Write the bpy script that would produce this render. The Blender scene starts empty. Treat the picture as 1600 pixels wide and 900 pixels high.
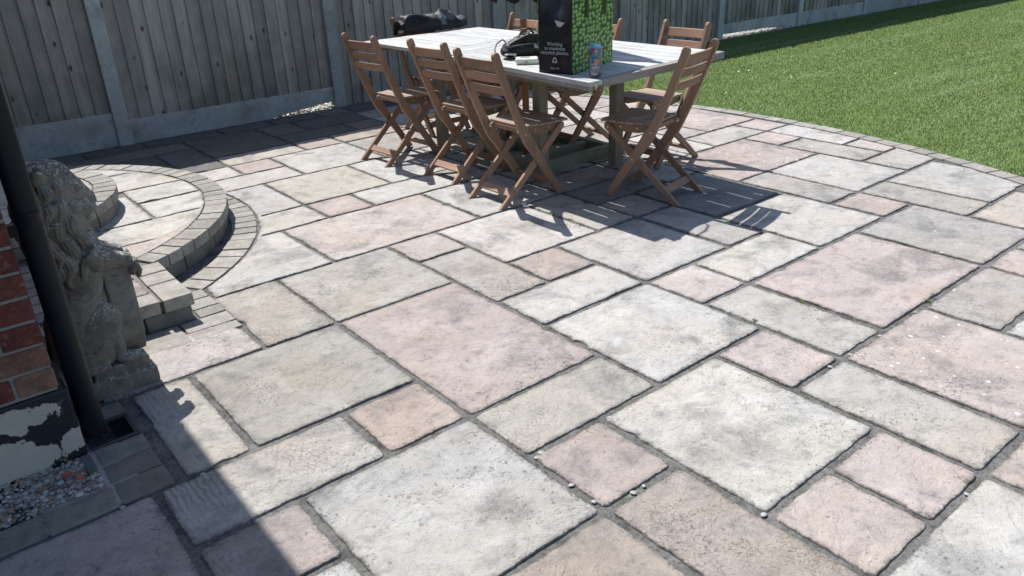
import bpy, bmesh, math, random
import numpy as np
from mathutils import Vector, Matrix, noise
random.seed(7)
S = bpy.context.scene
COL = S.collection
R_ = math.radians

# ------------------------------------------------------------------ camera
cd = bpy.data.cameras.new("camera"); cam = bpy.data.objects.new("camera", cd); COL.objects.link(cam)
S.camera = cam
cd.sensor_width = 36.0; cd.lens = 1206.91 / 1600 * 36; cd.clip_end = 500; cd.clip_start = 0.05
H = 1.43
_pitch, _roll, _yaw = 0.43060055, 0.04157418, -0.67056838
_cp, _sp = math.cos(_pitch), math.sin(_pitch)
_F = Vector((0, _cp, -_sp)); _R = Vector((1, 0, 0)); _D = Vector((0, -_sp, -_cp))
_c, _s = math.cos(_roll), math.sin(_roll)
_R, _D = _R * _c + _D * _s, _D * _c - _R * _s
_M = Matrix(((math.cos(_yaw), -math.sin(_yaw), 0), (math.sin(_yaw), math.cos(_yaw), 0), (0, 0, 1)))
_R, _D, _F = _M @ _R, _M @ _D, _M @ _F
m = Matrix((_R, -_D, -_F)).transposed().to_4x4(); m.translation = (0, 0, H)
cam.matrix_world = m

# ------------------------------------------------------------------ sky, sun, exposure
SUN_EL = math.atan(1 / 0.641)
w = bpy.data.worlds.new("World"); S.world = w; w.use_nodes = True
nt = w.node_tree; bg = nt.nodes["Background"]
sky = nt.nodes.new("ShaderNodeTexSky"); sky.sky_type = 'NISHITA'; sky.sun_disc = False
sky.sun_elevation = SUN_EL; sky.sun_rotation = 0.0; sky.air_density = 1.0; sky.dust_density = 1.0; sky.ozone_density = 1.0
nt.links.new(sky.outputs[0], bg.inputs[0]); bg.inputs[1].default_value = 0.10
sl = bpy.data.lights.new("sun", 'SUN'); sl.energy = 4.2; sl.angle = R_(0.53); sl.color = (1.0, 0.972, 0.93)
sun = bpy.data.objects.new("sun", sl); COL.objects.link(sun)
sun.rotation_euler = (-(math.pi / 2 - SUN_EL), 0, 0); sun.location = (0, 12, 16)
S.view_settings.view_transform = 'Standard'; S.view_settings.look = 'None'
S.view_settings.exposure = 0.66; S.view_settings.gamma = 1.0

# ------------------------------------------------------------------ helpers
class MB:
    """collects shapes, then becomes ONE mesh"""
    def __init__(s): s.v = []; s.f = []
    def add(s, vs, fs, M=None):
        b = len(s.v)
        s.v += [tuple(M @ Vector(v)) if M else tuple(v) for v in vs]
        s.f += [tuple(i + b for i in f) for f in fs]; return s
    def box(s, a, b, M=None):
        x0, y0, z0 = a; x1, y1, z1 = b
        return s.add([(x0,y0,z0),(x1,y0,z0),(x1,y1,z0),(x0,y1,z0),(x0,y0,z1),(x1,y0,z1),(x1,y1,z1),(x0,y1,z1)],
                     [(0,3,2,1),(4,5,6,7),(0,1,5,4),(1,2,6,5),(2,3,7,6),(3,0,4,7)], M)
    def prism(s, poly, h0, h1, axis='z', M=None):
        n = len(poly); A = {'z': lambda p, h: (p[0], p[1], h), 'y': lambda p, h: (p[0], h, p[1]), 'x': lambda p, h: (h, p[0], p[1])}[axis]
        vs = [A(p, h0) for p in poly] + [A(p, h1) for p in poly]
        fs = [tuple(range(n))[::-1], tuple(range(n, 2 * n))] + [(i, (i + 1) % n, (i + 1) % n + n, i + n) for i in range(n)]
        return s.add(vs, fs, M)
    def tube(s, pts, rad, n=10, M=None, caps=True):
        pts = [Vector(p) for p in pts]; k = len(pts); rad = rad if hasattr(rad, '__len__') else [rad] * k
        vs = []; up = None
        for i, p in enumerate(pts):
            d = (pts[min(i + 1, k - 1)] - pts[max(i - 1, 0)]).normalized()
            if up is None: up = Vector((0, 0, 1)) if abs(d.z) < .9 else Vector((1, 0, 0))
            a = d.cross(up).normalized(); up = a.cross(d).normalized()
            for j in range(n):
                t = 2 * math.pi * j / n; vs.append(p + (a * math.cos(t) + up * math.sin(t)) * rad[i])
        fs = [(i * n + j, i * n + (j + 1) % n, (i + 1) * n + (j + 1) % n, (i + 1) * n + j) for i in range(k - 1) for j in range(n)]
        if caps: fs += [tuple(range(n))[::-1], tuple(range((k - 1) * n, k * n))]
        return s.add(vs, fs, M)
    def lathe(s, prof, n=20, M=None):
        vs = [(r * math.cos(2 * math.pi * j / n), r * math.sin(2 * math.pi * j / n), z) for r, z in prof for j in range(n)]
        k = len(prof)
        fs = [(i * n + j, i * n + (j + 1) % n, (i + 1) * n + (j + 1) % n, (i + 1) * n + j) for i in range(k - 1) for j in range(n)]
        fs += [tuple(range(n))[::-1], tuple(range((k - 1) * n, k * n))]
        return s.add(vs, fs, M)
    def ell(s, c, r, rot=(0, 0, 0), n=14, mm=9):
        M = Matrix.Translation(c) @ (Matrix.Rotation(rot[2], 4, 'Z') @ Matrix.Rotation(rot[1], 4, 'Y') @ Matrix.Rotation(rot[0], 4, 'X'))
        vs = [(0, 0, -r[2])]
        for i in range(1, mm):
            t = -math.pi / 2 + math.pi * i / mm
            for j in range(n):
                a = 2 * math.pi * j / n
                vs.append((r[0] * math.cos(t) * math.cos(a), r[1] * math.cos(t) * math.sin(a), r[2] * math.sin(t)))
        vs.append((0, 0, r[2])); L = len(vs) - 1
        fs = [(0, 1 + (j + 1) % n, 1 + j) for j in range(n)]
        for i in range(mm - 2):
            for j in range(n):
                a = 1 + i * n + j; b = 1 + i * n + (j + 1) % n; fs.append((a, b, b + n, a + n))
        o = 1 + (mm - 2) * n
        fs += [(o + j, o + (j + 1) % n, L) for j in range(n)]
        return s.add(vs, fs, M)
    def mesh(s, name, mat=None, smooth=None):
        me = bpy.data.meshes.new(name); me.from_pydata(s.v, [], s.f); me.update()
        if smooth is not None:
            me.polygons.foreach_set('use_smooth', [True] * len(me.polygons))
            if smooth < 179: me.set_sharp_from_angle(angle=R_(smooth))
        if mat: me.materials.append(mat)
        return me

def ob(name, me, parent=None, loc=None, color=None):
    o = bpy.data.objects.new(name, me); COL.objects.link(o)
    if parent: o.parent = parent
    if loc is not None: o.location = loc
    if color is not None: o.color = color
    return o
def thing(name, label, cat, loc=(0, 0, 0), rz=0, group=None):
    o = ob(name, None, None, loc); o.rotation_euler = (0, 0, rz); o.empty_display_size = .1
    return tag(o, label, cat, group)
def tag(o, label, cat, group=None):
    o['label'] = label; o['category'] = cat
    if group: o['group'] = group
    return o
def struct(o, label=None):
    o['kind'] = 'structure'
    if label: o['label'] = label
    return o
def bevel(o, wd=.002, seg=2, ang=40):
    b = o.modifiers.new("bevel", 'BEVEL'); b.width = wd; b.segments = seg; b.limit_method = 'ANGLE'; b.angle_limit = R_(ang)
    return o
def dup(root, loc, rz, label, group=None):
    r = root.copy(); COL.objects.link(r); r.location = loc; r.rotation_euler = (0, 0, rz); r['label'] = label
    if group: r['group'] = group
    for ch in list(root.children):
        c = ch.copy(); COL.objects.link(c); c.parent = r
        for g in list(ch.children):
            d = g.copy(); COL.objects.link(d); d.parent = c
    return r

# ------------------------------------------------------------------ materials
class NT:
    def __init__(s, name, rough=.8, spec=.3):
        s.m = bpy.data.materials.new(name); s.m.use_nodes = True; s.t = s.m.node_tree
        s.b = s.t.nodes["Principled BSDF"]; s.b.inputs['Roughness'].default_value = rough
        s.b.inputs['Specular IOR Level'].default_value = spec
    def n(s, typ, **k):
        nd = s.t.nodes.new(typ)
        for a, v in k.items(): setattr(nd, a, v)
        return nd
    def L(s, a, b): s.t.links.new(a, b)
    def pos(s, rnd=0.0, scale=(1, 1, 1), obj=False, rot=(0, 0, 0)):
        g = s.n("ShaderNodeTexCoord").outputs['Object'] if obj else s.n("ShaderNodeNewGeometry").outputs['Position']
        if rnd:
            oi = s.n("ShaderNodeObjectInfo"); mu = s.n("ShaderNodeMath", operation='MULTIPLY'); mu.inputs[1].default_value = rnd
            s.L(oi.outputs['Random'], mu.inputs[0]); ad = s.n("ShaderNodeVectorMath", operation='ADD')
            s.L(g, ad.inputs[0]); s.L(mu.outputs[0], ad.inputs[1]); g = ad.outputs[0]
        if scale != (1, 1, 1) or rot != (0, 0, 0):
            mp = s.n("ShaderNodeMapping"); mp.inputs['Scale'].default_value = scale; mp.inputs['Rotation'].default_value = rot
            s.L(g, mp.inputs[0]); g = mp.outputs[0]
        return g
    def noise(s, vec, scale, detail=4, rough=.55, dist=0):
        nd = s.n("ShaderNodeTexNoise"); nd.inputs['Scale'].default_value = scale; nd.inputs['Detail'].default_value = detail
        nd.inputs['Roughness'].default_value = rough; nd.inputs['Distortion'].default_value = dist
        s.L(vec, nd.inputs['Vector']); return nd.outputs['Fac']
    def voro(s, vec, scale, feat='F1', out='Distance', rnd=1.0):
        nd = s.n("ShaderNodeTexVoronoi", feature=feat); nd.inputs['Scale'].default_value = scale
        nd.inputs['Randomness'].default_value = rnd; s.L(vec, nd.inputs['Vector']); return nd.outputs[out]
    def ramp(s, fac, stops, interp='LINEAR'):
        nd = s.n("ShaderNodeValToRGB"); nd.color_ramp.interpolation = interp; e = nd.color_ramp.elements
        while len(e) < len(stops): e.new(.5)
        for i, (p, c) in enumerate(stops):
            e[i].position = p; e[i].color = c if hasattr(c, '__len__') and len(c) == 4 else ((*c, 1) if hasattr(c, '__len__') else (c, c, c, 1))
        s.L(fac, nd.inputs[0]); return nd.outputs[0]
    def mix(s, fac, a, b, typ='MIX'):
        nd = s.n("ShaderNodeMix", data_type='RGBA', blend_type=typ)
        for sock, v in ((nd.inputs['Factor'], fac), (nd.inputs['A'], a), (nd.inputs['B'], b)):
            if hasattr(v, 'is_linked'): s.L(v, sock)
            elif hasattr(v, '__len__'): sock.default_value = (*v[:3], 1)
            else: sock.default_value = v if sock.type == 'VALUE' else (v, v, v, 1)
        return nd.outputs['Result']
    def math(s, op, a, b=0.0, clamp=False):
        nd = s.n("ShaderNodeMath", operation=op); nd.use_clamp = clamp
        for i, v in enumerate((a, b)):
            if hasattr(v, 'is_linked'): s.L(v, nd.inputs[i])
            else: nd.inputs[i].default_value = v
        return nd.outputs[0]
    def bump(s, h, dist=.002, strength=.6):
        nd = s.n("ShaderNodeBump"); nd.inputs['Distance'].default_value = dist; nd.inputs['Strength'].default_value = strength
        s.L(h, nd.inputs['Height']); s.L(nd.outputs[0], s.b.inputs['Normal']); return nd
    def col(s, c):
        if hasattr(c, 'is_linked'): s.L(c, s.b.inputs['Base Color'])
        else: s.b.inputs['Base Color'].default_value = (*c, 1)
        return s
    def attr(s, name): nd = s.n("ShaderNodeAttribute"); nd.attribute_name = name; return nd

def plain(name, c, rough=.6, spec=.4, metal=0):
    t = NT(name, rough, spec); p = t.pos(rnd=20)
    n1 = t.noise(p, 30, 4); t.col(t.mix(t.math('MULTIPLY', n1, .5), c, tuple(x * .72 for x in c))); t.b.inputs['Metallic'].default_value = metal
    t.bump(t.noise(p, 260, 3), .0006, .4)
    return t.m

def slab_mat():
    """weathered riven concrete paving: base colour per slab (object colour), lichen amount in its alpha"""
    t = NT("riven_slab", .9, .2); p = t.pos(rnd=37.0)
    oi = t.n("ShaderNodeObjectInfo"); base = oi.outputs['Color']; lich = oi.outputs['Alpha']
    mul = lambda k: t.mix(1, base, k, 'MULTIPLY')
    rid = t.n("ShaderNodeTexNoise", noise_type='RIDGED_MULTIFRACTAL'); rid.inputs['Scale'].default_value = 5.5; rid.inputs['Detail'].default_value = 6; rid.inputs['Roughness'].default_value = .62; t.L(p, rid.inputs['Vector']); rid = rid.outputs['Fac']
    wide = t.noise(p, 1.8, 3, .5); big = t.noise(p, 4.2, 6, .64, .5); mid = t.noise(p, 15, 8, .72, .4); fine = t.noise(p, 62, 6, .75); grit = t.noise(p, 210, 3, .75)
    # sandy and rusty tints in broad drifts
    c = t.mix(t.ramp(wide, [(.42, 0), (.62, .55)]), base, mul((1.06, .97, .87)))
    c = t.mix(t.ramp(t.noise(p, 3.1, 5, .6), [(.54, 0), (.68, .32)]), c, mul((1.02, .90, .77)))
    # bleached and worn patches
    c = t.mix(t.ramp(t.noise(p, 5.3, 7, .7), [(.48, 0), (.66, .7)]), c, mul((1.28, 1.28, 1.28)))
    # mottling at finger size
    c = t.mix(t.ramp(mid, [(.28, .85), (.46, .12), (.58, 0)]), c, mul((.50, .50, .50)))
    # grey black algae blotches
    al = t.math('MULTIPLY', t.ramp(big, [(.51, 0), (.67, 1)]), t.ramp(fine, [(.30, 1), (.72, .45)]))
    c = t.mix(t.math('MULTIPLY', al, .75), c, t.mix(fine, (.075, .078, .08), (.17, .172, .17)))
    # speckle, dense in places and sparse in others
    dens = t.math('ADD', t.math('MULTIPLY', t.noise(p, 3.4, 5, .65), .34), t.math('MULTIPLY', t.attr("edge").outputs['Fac'], .13))
    sp = t.ramp(t.math('ADD', t.noise(p, 82, 6, .74, .3), dens), [(.772, 0), (.845, 1)])
    c = t.mix(t.math('MULTIPLY', sp, .62), c, (.062, .060, .055))
    c = t.mix(t.ramp(fine, [(.28, .5), (.43, 0), (.58, 0), (.74, .35)]), c, t.mix(t.ramp(fine, [(.45, 0), (.55, 1)], 'CONSTANT'), mul((.45, .45, .45)), mul((1.35, 1.35, 1.34))))
    c = t.mix(t.ramp(grit, [(.28, .5), (.44, 0), (.58, 0), (.76, .4)]), c, t.mix(t.ramp(grit, [(.45, 0), (.55, 1)], 'CONSTANT'), mul((.40, .39, .38)), mul((1.5, 1.5, 1.5))))
    # dirt caught in the riven ledges and along the arrises
    led = t.ramp(rid, [(.0, 0), (.60, 0), (.86, .40)]); c = t.mix(led, c, mul((.45, .44, .43)))
    ed = t.attr("edge").outputs['Fac']
    en = t.math('MULTIPLY', t.ramp(ed, [(.05, 0), (.6, 1)]), t.ramp(t.noise(p, 20, 6, .75), [(.40, .0), (.60, 1)]))
    c = t.mix(t.math('MULTIPLY', en, .7), c, (.085, .082, .074))
    # pale lichen discs
    q = t.n("ShaderNodeTexVoronoi", feature='F1'); q.inputs['Scale'].default_value = 23
    wp = t.n("ShaderNodeVectorMath", operation='ADD'); ns = t.n("ShaderNodeTexNoise"); ns.inputs['Scale'].default_value = 75
    t.L(p, ns.inputs['Vector']); sc = t.n("ShaderNodeVectorMath", operation='SCALE'); sc.inputs[3].default_value = .010
    t.L(ns.outputs['Color'], sc.inputs[0]); t.L(p, wp.inputs[0]); t.L(sc.outputs[0], wp.inputs[1]); t.L(wp.outputs[0], q.inputs['Vector'])
    sx = t.n("ShaderNodeSeparateColor"); t.L(q.outputs['Color'], sx.inputs[0])
    rad = t.math('MULTIPLY', t.math('SUBTRACT', t.math('ADD', sx.outputs[0], lich), .93), .34)
    lm = t.ramp(t.math('MULTIPLY', t.math('SUBTRACT', rad, q.outputs['Distance']), 14, True), [(.0, 0), (.5, .85)])
    c = t.mix(lm, c, (.62, .62, .59)); t.col(c)
    # relief: rolling surface, riven ledges, pitting
    flk = t.ramp(t.noise(p, 3.2, 7, .6, .6), [(.40, 0), (.425, .35), (.50, .40), (.52, .72), (.60, .76), (.62, 1)])
    h = t.math('ADD', t.math('MULTIPLY', flk, .9), t.math('MULTIPLY', mid, 1.5))
    h = t.math('ADD', h, t.math('MULTIPLY', fine, .8)); h = t.math('SUBTRACT', h, t.math('MULTIPLY', t.ramp(rid, [(.5, 0), (.9, 1)]), .55))
    st = t.n("ShaderNodeTexWave", bands_direction='X'); st.inputs['Scale'].default_value = 17; st.inputs['Distortion'].default_value = 5; st.inputs['Detail'].default_value = 5; st.inputs['Detail Scale'].default_value = 2.2
    t.L(p, st.inputs['Vector'])
    rv = t.math('MULTIPLY', t.math('MULTIPLY', t.attr("riven").outputs['Fac'], t.ramp(big, [(.35, 1), (.55, .0)])), t.math('MULTIPLY', st.outputs['Fac'], 2.6)); h = t.math('ADD', h, rv)
    h = t.math('ADD', h, t.math('MULTIPLY', grit, .28)); h = t.math('SUBTRACT', h, t.math('MULTIPLY', sp, .2))
    t.bump(h, .0068, .75)
    return t.m

def mortar_mat():
    t = NT("joint_mortar", .95, .15); p = t.pos()
    a = t.noise(p, 9, 6, .7); f = t.noise(p, 85, 5, .75)
    c = t.ramp(a, [(.34, (.055, .053, .048)), (.46, (.125, .122, .115)), (.64, (.19, .186, .176))])
    c = t.mix(t.ramp(f, [(.32, .75), (.5, 0), (.75, .4)]), c, t.ramp(f, [(.45, .03), (.55, .26)]))
    c = t.mix(t.ramp(t.noise(p, 4.5, 5, .7), [(.60, 0), (.68, .6)]), c, (.055, .065, .03))
    t.col(c); t.bump(t.math('ADD', a, t.math('MULTIPLY', f, .6)), .008, .9); return t.m

def conc_mat(name, c, dark=.5, scale=9, bumpd=.002, lich=0.0, green=0.0, zs=(1, 1, 1)):
    t = NT(name, .9, .2); p = t.pos(rnd=23, scale=zs)
    mid = t.noise(p, scale, 6, .65); fine = t.noise(p, scale * 7, 4, .7); gr = t.noise(p, 300, 2)
    oi = t.n("ShaderNodeObjectInfo"); rnd = t.math('ADD', t.math('MULTIPLY', oi.outputs['Random'], .35), .82)
    cc = t.n("ShaderNodeMix", data_type='RGBA', blend_type='MULTIPLY'); cc.inputs['Factor'].default_value = 1; cc.inputs['A'].default_value = (*c, 1); t.L(rnd, cc.inputs['B'])
    k = t.mix(t.ramp(mid, [(.35, dark), (.62, 0)]), cc.outputs['Result'], tuple(x * .45 for x in c))
    k = t.mix(t.ramp(fine, [(.3, .5), (.46, 0), (.6, 0), (.75, .4)]), k, t.ramp(fine, [(.45, tuple(x * .3 for x in c)), (.55, tuple(min(.8, x * 1.6) for x in c))]))
    k = t.mix(t.ramp(gr, [(.32, .35), (.48, 0)]), k, tuple(x * .3 for x in c))
    if green:
        zz = t.n("ShaderNodeSeparateXYZ"); t.L(t.n("ShaderNodeNewGeometry").outputs['Position'], zz.inputs[0])
        k = t.mix(t.math('MULTIPLY', t.ramp(t.noise(p, 3.5, 5), [(.5, 0), (.66, 1)]), green), k, (.07, .085, .045))
    if lich:
        k = t.mix(t.ramp(t.noise(p, 42, 5, .7), [(.60, 0), (.66, lich)]), k, (.55, .55, .52))
    t.col(k); t.bump(t.math('ADD', mid, t.math('MULTIPLY', fine, .5)), bumpd, .7)
    return t.m

def wood_mat(name, c, axis, dark=.45, rough=.62, grain=1.0, knots=False, var=.35, spec=.3, scale=1.0, world=False, algae=False):
    t = NT(name, rough, spec)
    sc = [38 * scale] * 3; sc[axis] = 2.4 * scale
    p = t.pos(rnd=31, scale=tuple(sc), obj=not world)
    g = t.noise(p, 1.0, 6, .65, .4); g2 = t.noise(p, 4.0, 4, .6)
    pb = t.pos(rnd=31, obj=not world); bl = t.noise(pb, 7, 4, .6)
    oi = t.n("ShaderNodeObjectInfo"); rnd = t.math('ADD', t.math('MULTIPLY', oi.outputs['Random'], var), 1 - var * .5)
    cc = t.n("ShaderNodeMix", data_type='RGBA', blend_type='MULTIPLY'); cc.inputs['Factor'].default_value = 1; cc.inputs['A'].default_value = (*c, 1); t.L(rnd, cc.inputs['B'])
    k = t.mix(t.ramp(g, [(.32, dark * grain), (.6, 0)]), cc.outputs['Result'], tuple(x * .42 for x in c))
    k = t.mix(t.ramp(g2, [(.3, .4 * grain), (.5, 0)]), k, tuple(x * .5 for x in c))
    k = t.mix(t.ramp(bl, [(.45, 0), (.75, .35)]), k, tuple(min(.8, x * 1.35) for x in c))
    if knots:
        ks = [9.0, 9.0, 9.0]; ks[axis] = 4.5
        v = t.voro(t.pos(rnd=31, scale=tuple(ks), obj=not world), 1.0)
        k = t.mix(t.ramp(v, [(.07, .85), (.14, 0)]), k, (.035, .028, .022))
    if algae:
        zz = t.n("ShaderNodeSeparateXYZ"); t.L(t.n("ShaderNodeNewGeometry").outputs['Position'], zz.inputs[0])
        low = t.ramp(zz.outputs[2], [(.15, 1), (1.1, 0)])
        k = t.mix(t.math('MULTIPLY', low, t.ramp(t.noise(t.pos(), 2.2, 4), [(.42, 0), (.66, .7)])), k, (.075, .08, .032))
        k = t.mix(t.ramp(t.noise(t.pos(scale=(5, 5, .8)), 1.0, 4), [(.5, 0), (.72, .5)]), k, (.16, .18, .19))
    t.col(k); t.bump(t.math('ADD', g, t.math('MULTIPLY', g2, .5)), .0015, .5)
    return t.m

M_slab = slab_mat()
M_mortar = mortar_mat()
M_brick_paver = conc_mat("paver_brick", (.33, .312, .28), .5, 16, .003, lich=.5)
M_drainbrick = conc_mat("drain_paver_brick", (.25, .235, .205), .6, 22, .005)  # darker brown-grey version of the paver brick
M_riser = conc_mat("riser_brick", (.22, .205, .185), .6, 12, .003)  # stained brick tone, darkened further to paint in the riser shade
M_conc = conc_mat("concrete_post", (.40, .43, .44), .3, 5, .002, green=.25)
M_gboard = conc_mat("gravel_board_concrete", (.41, .44, .445), .35, 4, .002, green=.35)
M_fence = wood_mat("fence_board_wood", (.355, .338, .318), 2, .5, .85, 1.0, True, .55, .15, .6, algae=True)
M_cw = [wood_mat("chair_wood_%s" % a, (.30, .18, .122), i, .5, .55, .9, False, .5) for i, a in enumerate("xyz")]
M_seat = wood_mat("chair_seat_wood", (.36, .265, .21), 1, .5, .65, 1.0, False, .3)
M_ttop = wood_mat("table_top_wood", (.50, .50, .485), 1, .6, .75, 1.0, False, .18, .2)
M_ttopx = wood_mat("table_cross_wood", (.48, .48, .47), 0, .6, .75, 1.0, False, .18, .2)
M_tedge = wood_mat("table_edge_wood", (.30, .28, .26), 0, .6, .75, 1.0, False, .2, .2)
M_tleg = wood_mat("table_leg_wood", (.26, .225, .18), 2, .5, .75, 1.0, False, .3, .2)
M_trail = wood_mat("table_rail_wood", (.22, .185, .145), 0, .5, .75, 1.0, False, .3, .2)
M_green = wood_mat("treated_timber", (.25, .27, .20), 0, .5, .8, .8, True, .3, .2)
M_pole = wood_mat("parasol_pole_wood", (.30, .115, .05), 2, .35, .4, .7, False, .1, .4)
M_steel = plain("galvanised_bolt", (.55, .55, .55), .35, .5, .9)
M_black = plain("black_plastic", (.005, .008, .014), .45, .22)
M_brick = None

# ------------------------------------------------------------------ paving grid (metres), 300 mm module
U = [x * H for x in [-.215,-.005,.205,.417,.625,.838,1.05,1.256,1.466,1.682,1.9,2.105,2.312,2.525,2.74,2.95,3.16,3.37,3.58,3.79,4.0]]
W = [x * H for x in [-.05,.165,.382,.593,.802,1.028,1.23,1.447,1.66,1.873,2.085,2.295,2.51,2.73,2.955,3.17,3.385,3.6,3.81,4.02,4.24,4.45,4.66]]
def gu(i):
    i += 1; k = int(math.floor(i)); k = max(0, min(len(U) - 2, k)); return U[k] + (U[k + 1] - U[k]) * (i - k)
def gv(j):
    k = int(math.floor(j)); k = max(0, min(len(W) - 2, k)); return W[k] + (W[k + 1] - W[k]) * (j - k)
LAWN_C = (.185, 3.674); LAWN_R = 5.37
RING_C = (.134, 4.601); RING_R = 1.418
T1_C = (.168, 4.748); T1_R = 1.287
T2_C = (.194, 4.795); T2_R = .72

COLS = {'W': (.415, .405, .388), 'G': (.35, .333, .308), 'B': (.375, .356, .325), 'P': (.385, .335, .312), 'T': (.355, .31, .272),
        'Q': (.405, .37, .345), 'D': (.15, .15, .145), 'E': (.20, .175, .165), 'C': (.47, .455, .425), 'H': (.235, .235, .23)}  # D, E: algae tone plus painted fence shade; H: table shadow painted in

def slab_outline(poly, step=.011, rough=.0042, corner=.010):
    """dense, slightly ragged outline of a riven slab"""
    out = []; n = len(poly)
    for a in range(n):
        p = Vector(poly[a]).to_2d(); q = Vector(poly[(a + 1) % n]).to_2d(); L = (q - p).length
        if L < 1e-6: continue
        d = (q - p) / L; k = max(1, int(L / step)); nrm = Vector((d.y, -d.x))
        for i in range(k):
            s = L * i / k; pt = p + d * s
            near = min(s, L - s)
            off = rough * (noise.noise(Vector((pt.x * 19, pt.y * 19, 3.1))) * 1.3 + .75 * noise.noise(Vector((pt.x * 62, pt.y * 62, 8.7))) + .45 * noise.noise(Vector((pt.x * 140, pt.y * 140, 1.7))))
            chip = noise.noise(Vector((pt.x * 9 + 40, pt.y * 9, 1.7)))
            if chip > .46: off -= (chip - .46) * .06
            pt = pt + nrm * off * .72
            if near < corner and L > .09: 
                cpt = (Vector(poly[a]) if s < L / 2 else Vector(poly[(a + 1) % n])).to_2d()
                cen = Vector((sum(v[0] for v in poly) / n, sum(v[1] for v in poly) / n))
                pt += (cen - cpt).normalized() * (corner - near) * .55
            out.append(pt)
    return out

def inset(pts, d):
    n = len(pts); o = []
    for i in range(n):
        a = pts[i - 1]; b = pts[(i + 1) % n]; t = (b - a)
        if t.length < 1e-7: o.append(pts[i].copy()); continue
        t.normalize(); o.append(pts[i] + Vector((-t.y, t.x)) * d)
    return o

def make_slab(poly, col, parent, z=0.0, lich=0.15, riven=0.0, th=.032, name='slab', rough=.0042, tilt=.0022, corner=.012, mat=None, step=.011):
    ol = slab_outline(poly, step, rough, corner)
    cx = sum(p.x for p in ol) / len(ol); cy = sum(p.y for p in ol) / len(ol)
    rng = random.random
    tx, ty, dz = (rng() - .5) * tilt * 2, (rng() - .5) * tilt * 2, (rng() - .5) * tilt
    x0 = min(p.x for p in ol); x1 = max(p.x for p in ol); y0 = min(p.y for p in ol); y1 = max(p.y for p in ol); wx, wy = x1 - x0, y1 - y0
    ctr = Vector((cx, cy))
    def shrink(d): sx, sy = 1 - 2 * d / wx, 1 - 2 * d / wy; return [ctr + Vector(((p.x - cx) * sx, (p.y - cy) * sy)) for p in ol]
    def scaled(k): sx, sy = (1 - .068 / wx) * k, (1 - .068 / wy) * k; return [ctr + Vector(((p.x - cx) * sx, (p.y - cy) * sy)) for p in ol]
    rings = [(ol, -th, 1), (ol, -.0042, 1), (shrink(.0022), -.0009, .9), (shrink(.006), 0, .42), (shrink(.020), 0.0, 0.06), (scaled(.94), 0, 0), (scaled(.8), 0, 0), (scaled(.6), 0, 0), (scaled(.38), 0, 0), (scaled(.16), 0, 0)]
    n = len(ol); vs = []; ed = []
    def wobble(p): return .0022 * noise.noise(Vector((p.x * 5, p.y * 5, 5))) + .0013 * noise.noise(Vector((p.x * 17, p.y * 17, 9))) + dz + tx * (p.x - cx) + ty * (p.y - cy)
    for k, (r, h, e_) in enumerate(rings):
        for p in r:
            vs.append((p.x - cx, p.y - cy, h + wobble(p) if k else h)); ed.append(e_)
    vs.append((0, 0, wobble(ctr))); ed.append(0); K = len(rings)
    fs = [(k * n + i, k * n + (i + 1) % n, (k + 1) * n + (i + 1) % n, (k + 1) * n + i) for k in range(K - 1) for i in range(n)]
    fs += [((K - 1) * n + i, (K - 1) * n + (i + 1) % n, K * n) for i in range(n)]
    me = bpy.data.meshes.new(name); me.from_pydata(vs, [], fs); me.update()
    a = me.attributes.new("edge", 'FLOAT', 'POINT'); a.data.foreach_set('value', ed)
    a = me.attributes.new("riven", 'FLOAT', 'POINT'); a.data.foreach_set('value', [riven] * len(vs))
    me.polygons.foreach_set('use_smooth', [True] * len(me.polygons)); me.set_sharp_from_angle(angle=R_(32))
    me.materials.append(mat or M_slab)
    f = .92 + .16 * rng()
    return ob(name, me, parent, (cx, cy, z), (col[0] * f, col[1] * f * (.99 + .02 * rng()), col[2] * f * (.98 + .04 * rng()), lich))

def rect(x0, x1, y0, y1, g=.0075): return [(x0 + g, y0 + g), (x1 - g, y0 + g), (x1 - g, y1 - g), (x0 + g, y1 - g)]
def dense(poly, s=.03):
    o = []
    for a, b in zip(poly, poly[1:] + poly[:1]):
        k = max(1, int(math.dist(a, b) / s)); o += [(a[0] + (b[0] - a[0]) * i / k, a[1] + (b[1] - a[1]) * i / k) for i in range(k)]
    return o
def area(p): return .5 * sum(a[0] * b[1] - b[0] * a[1] for a, b in zip(p, p[1:] + p[:1]))
def cut_out(poly, c, r):     # keep what lies outside the circle
    o = []
    for x, y in dense(poly):
        d = math.hypot(x - c[0], y - c[1])
        if d < r: x, y = c[0] + (x - c[0]) / d * r, c[1] + (y - c[1]) / d * r
        if not o or math.dist(o[-1], (x, y)) > .006: o.append((x, y))
    return o
def cut_in(poly, c, r):      # keep what lies inside the circle
    o = []
    for x, y in dense(poly):
        d = math.hypot(x - c[0], y - c[1])
        if d > r: x, y = c[0] + (x - c[0]) / d * r, c[1] + (y - c[1]) / d * r
        if not o or math.dist(o[-1], (x, y)) > .006: o.append((x, y))
    return o

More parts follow.
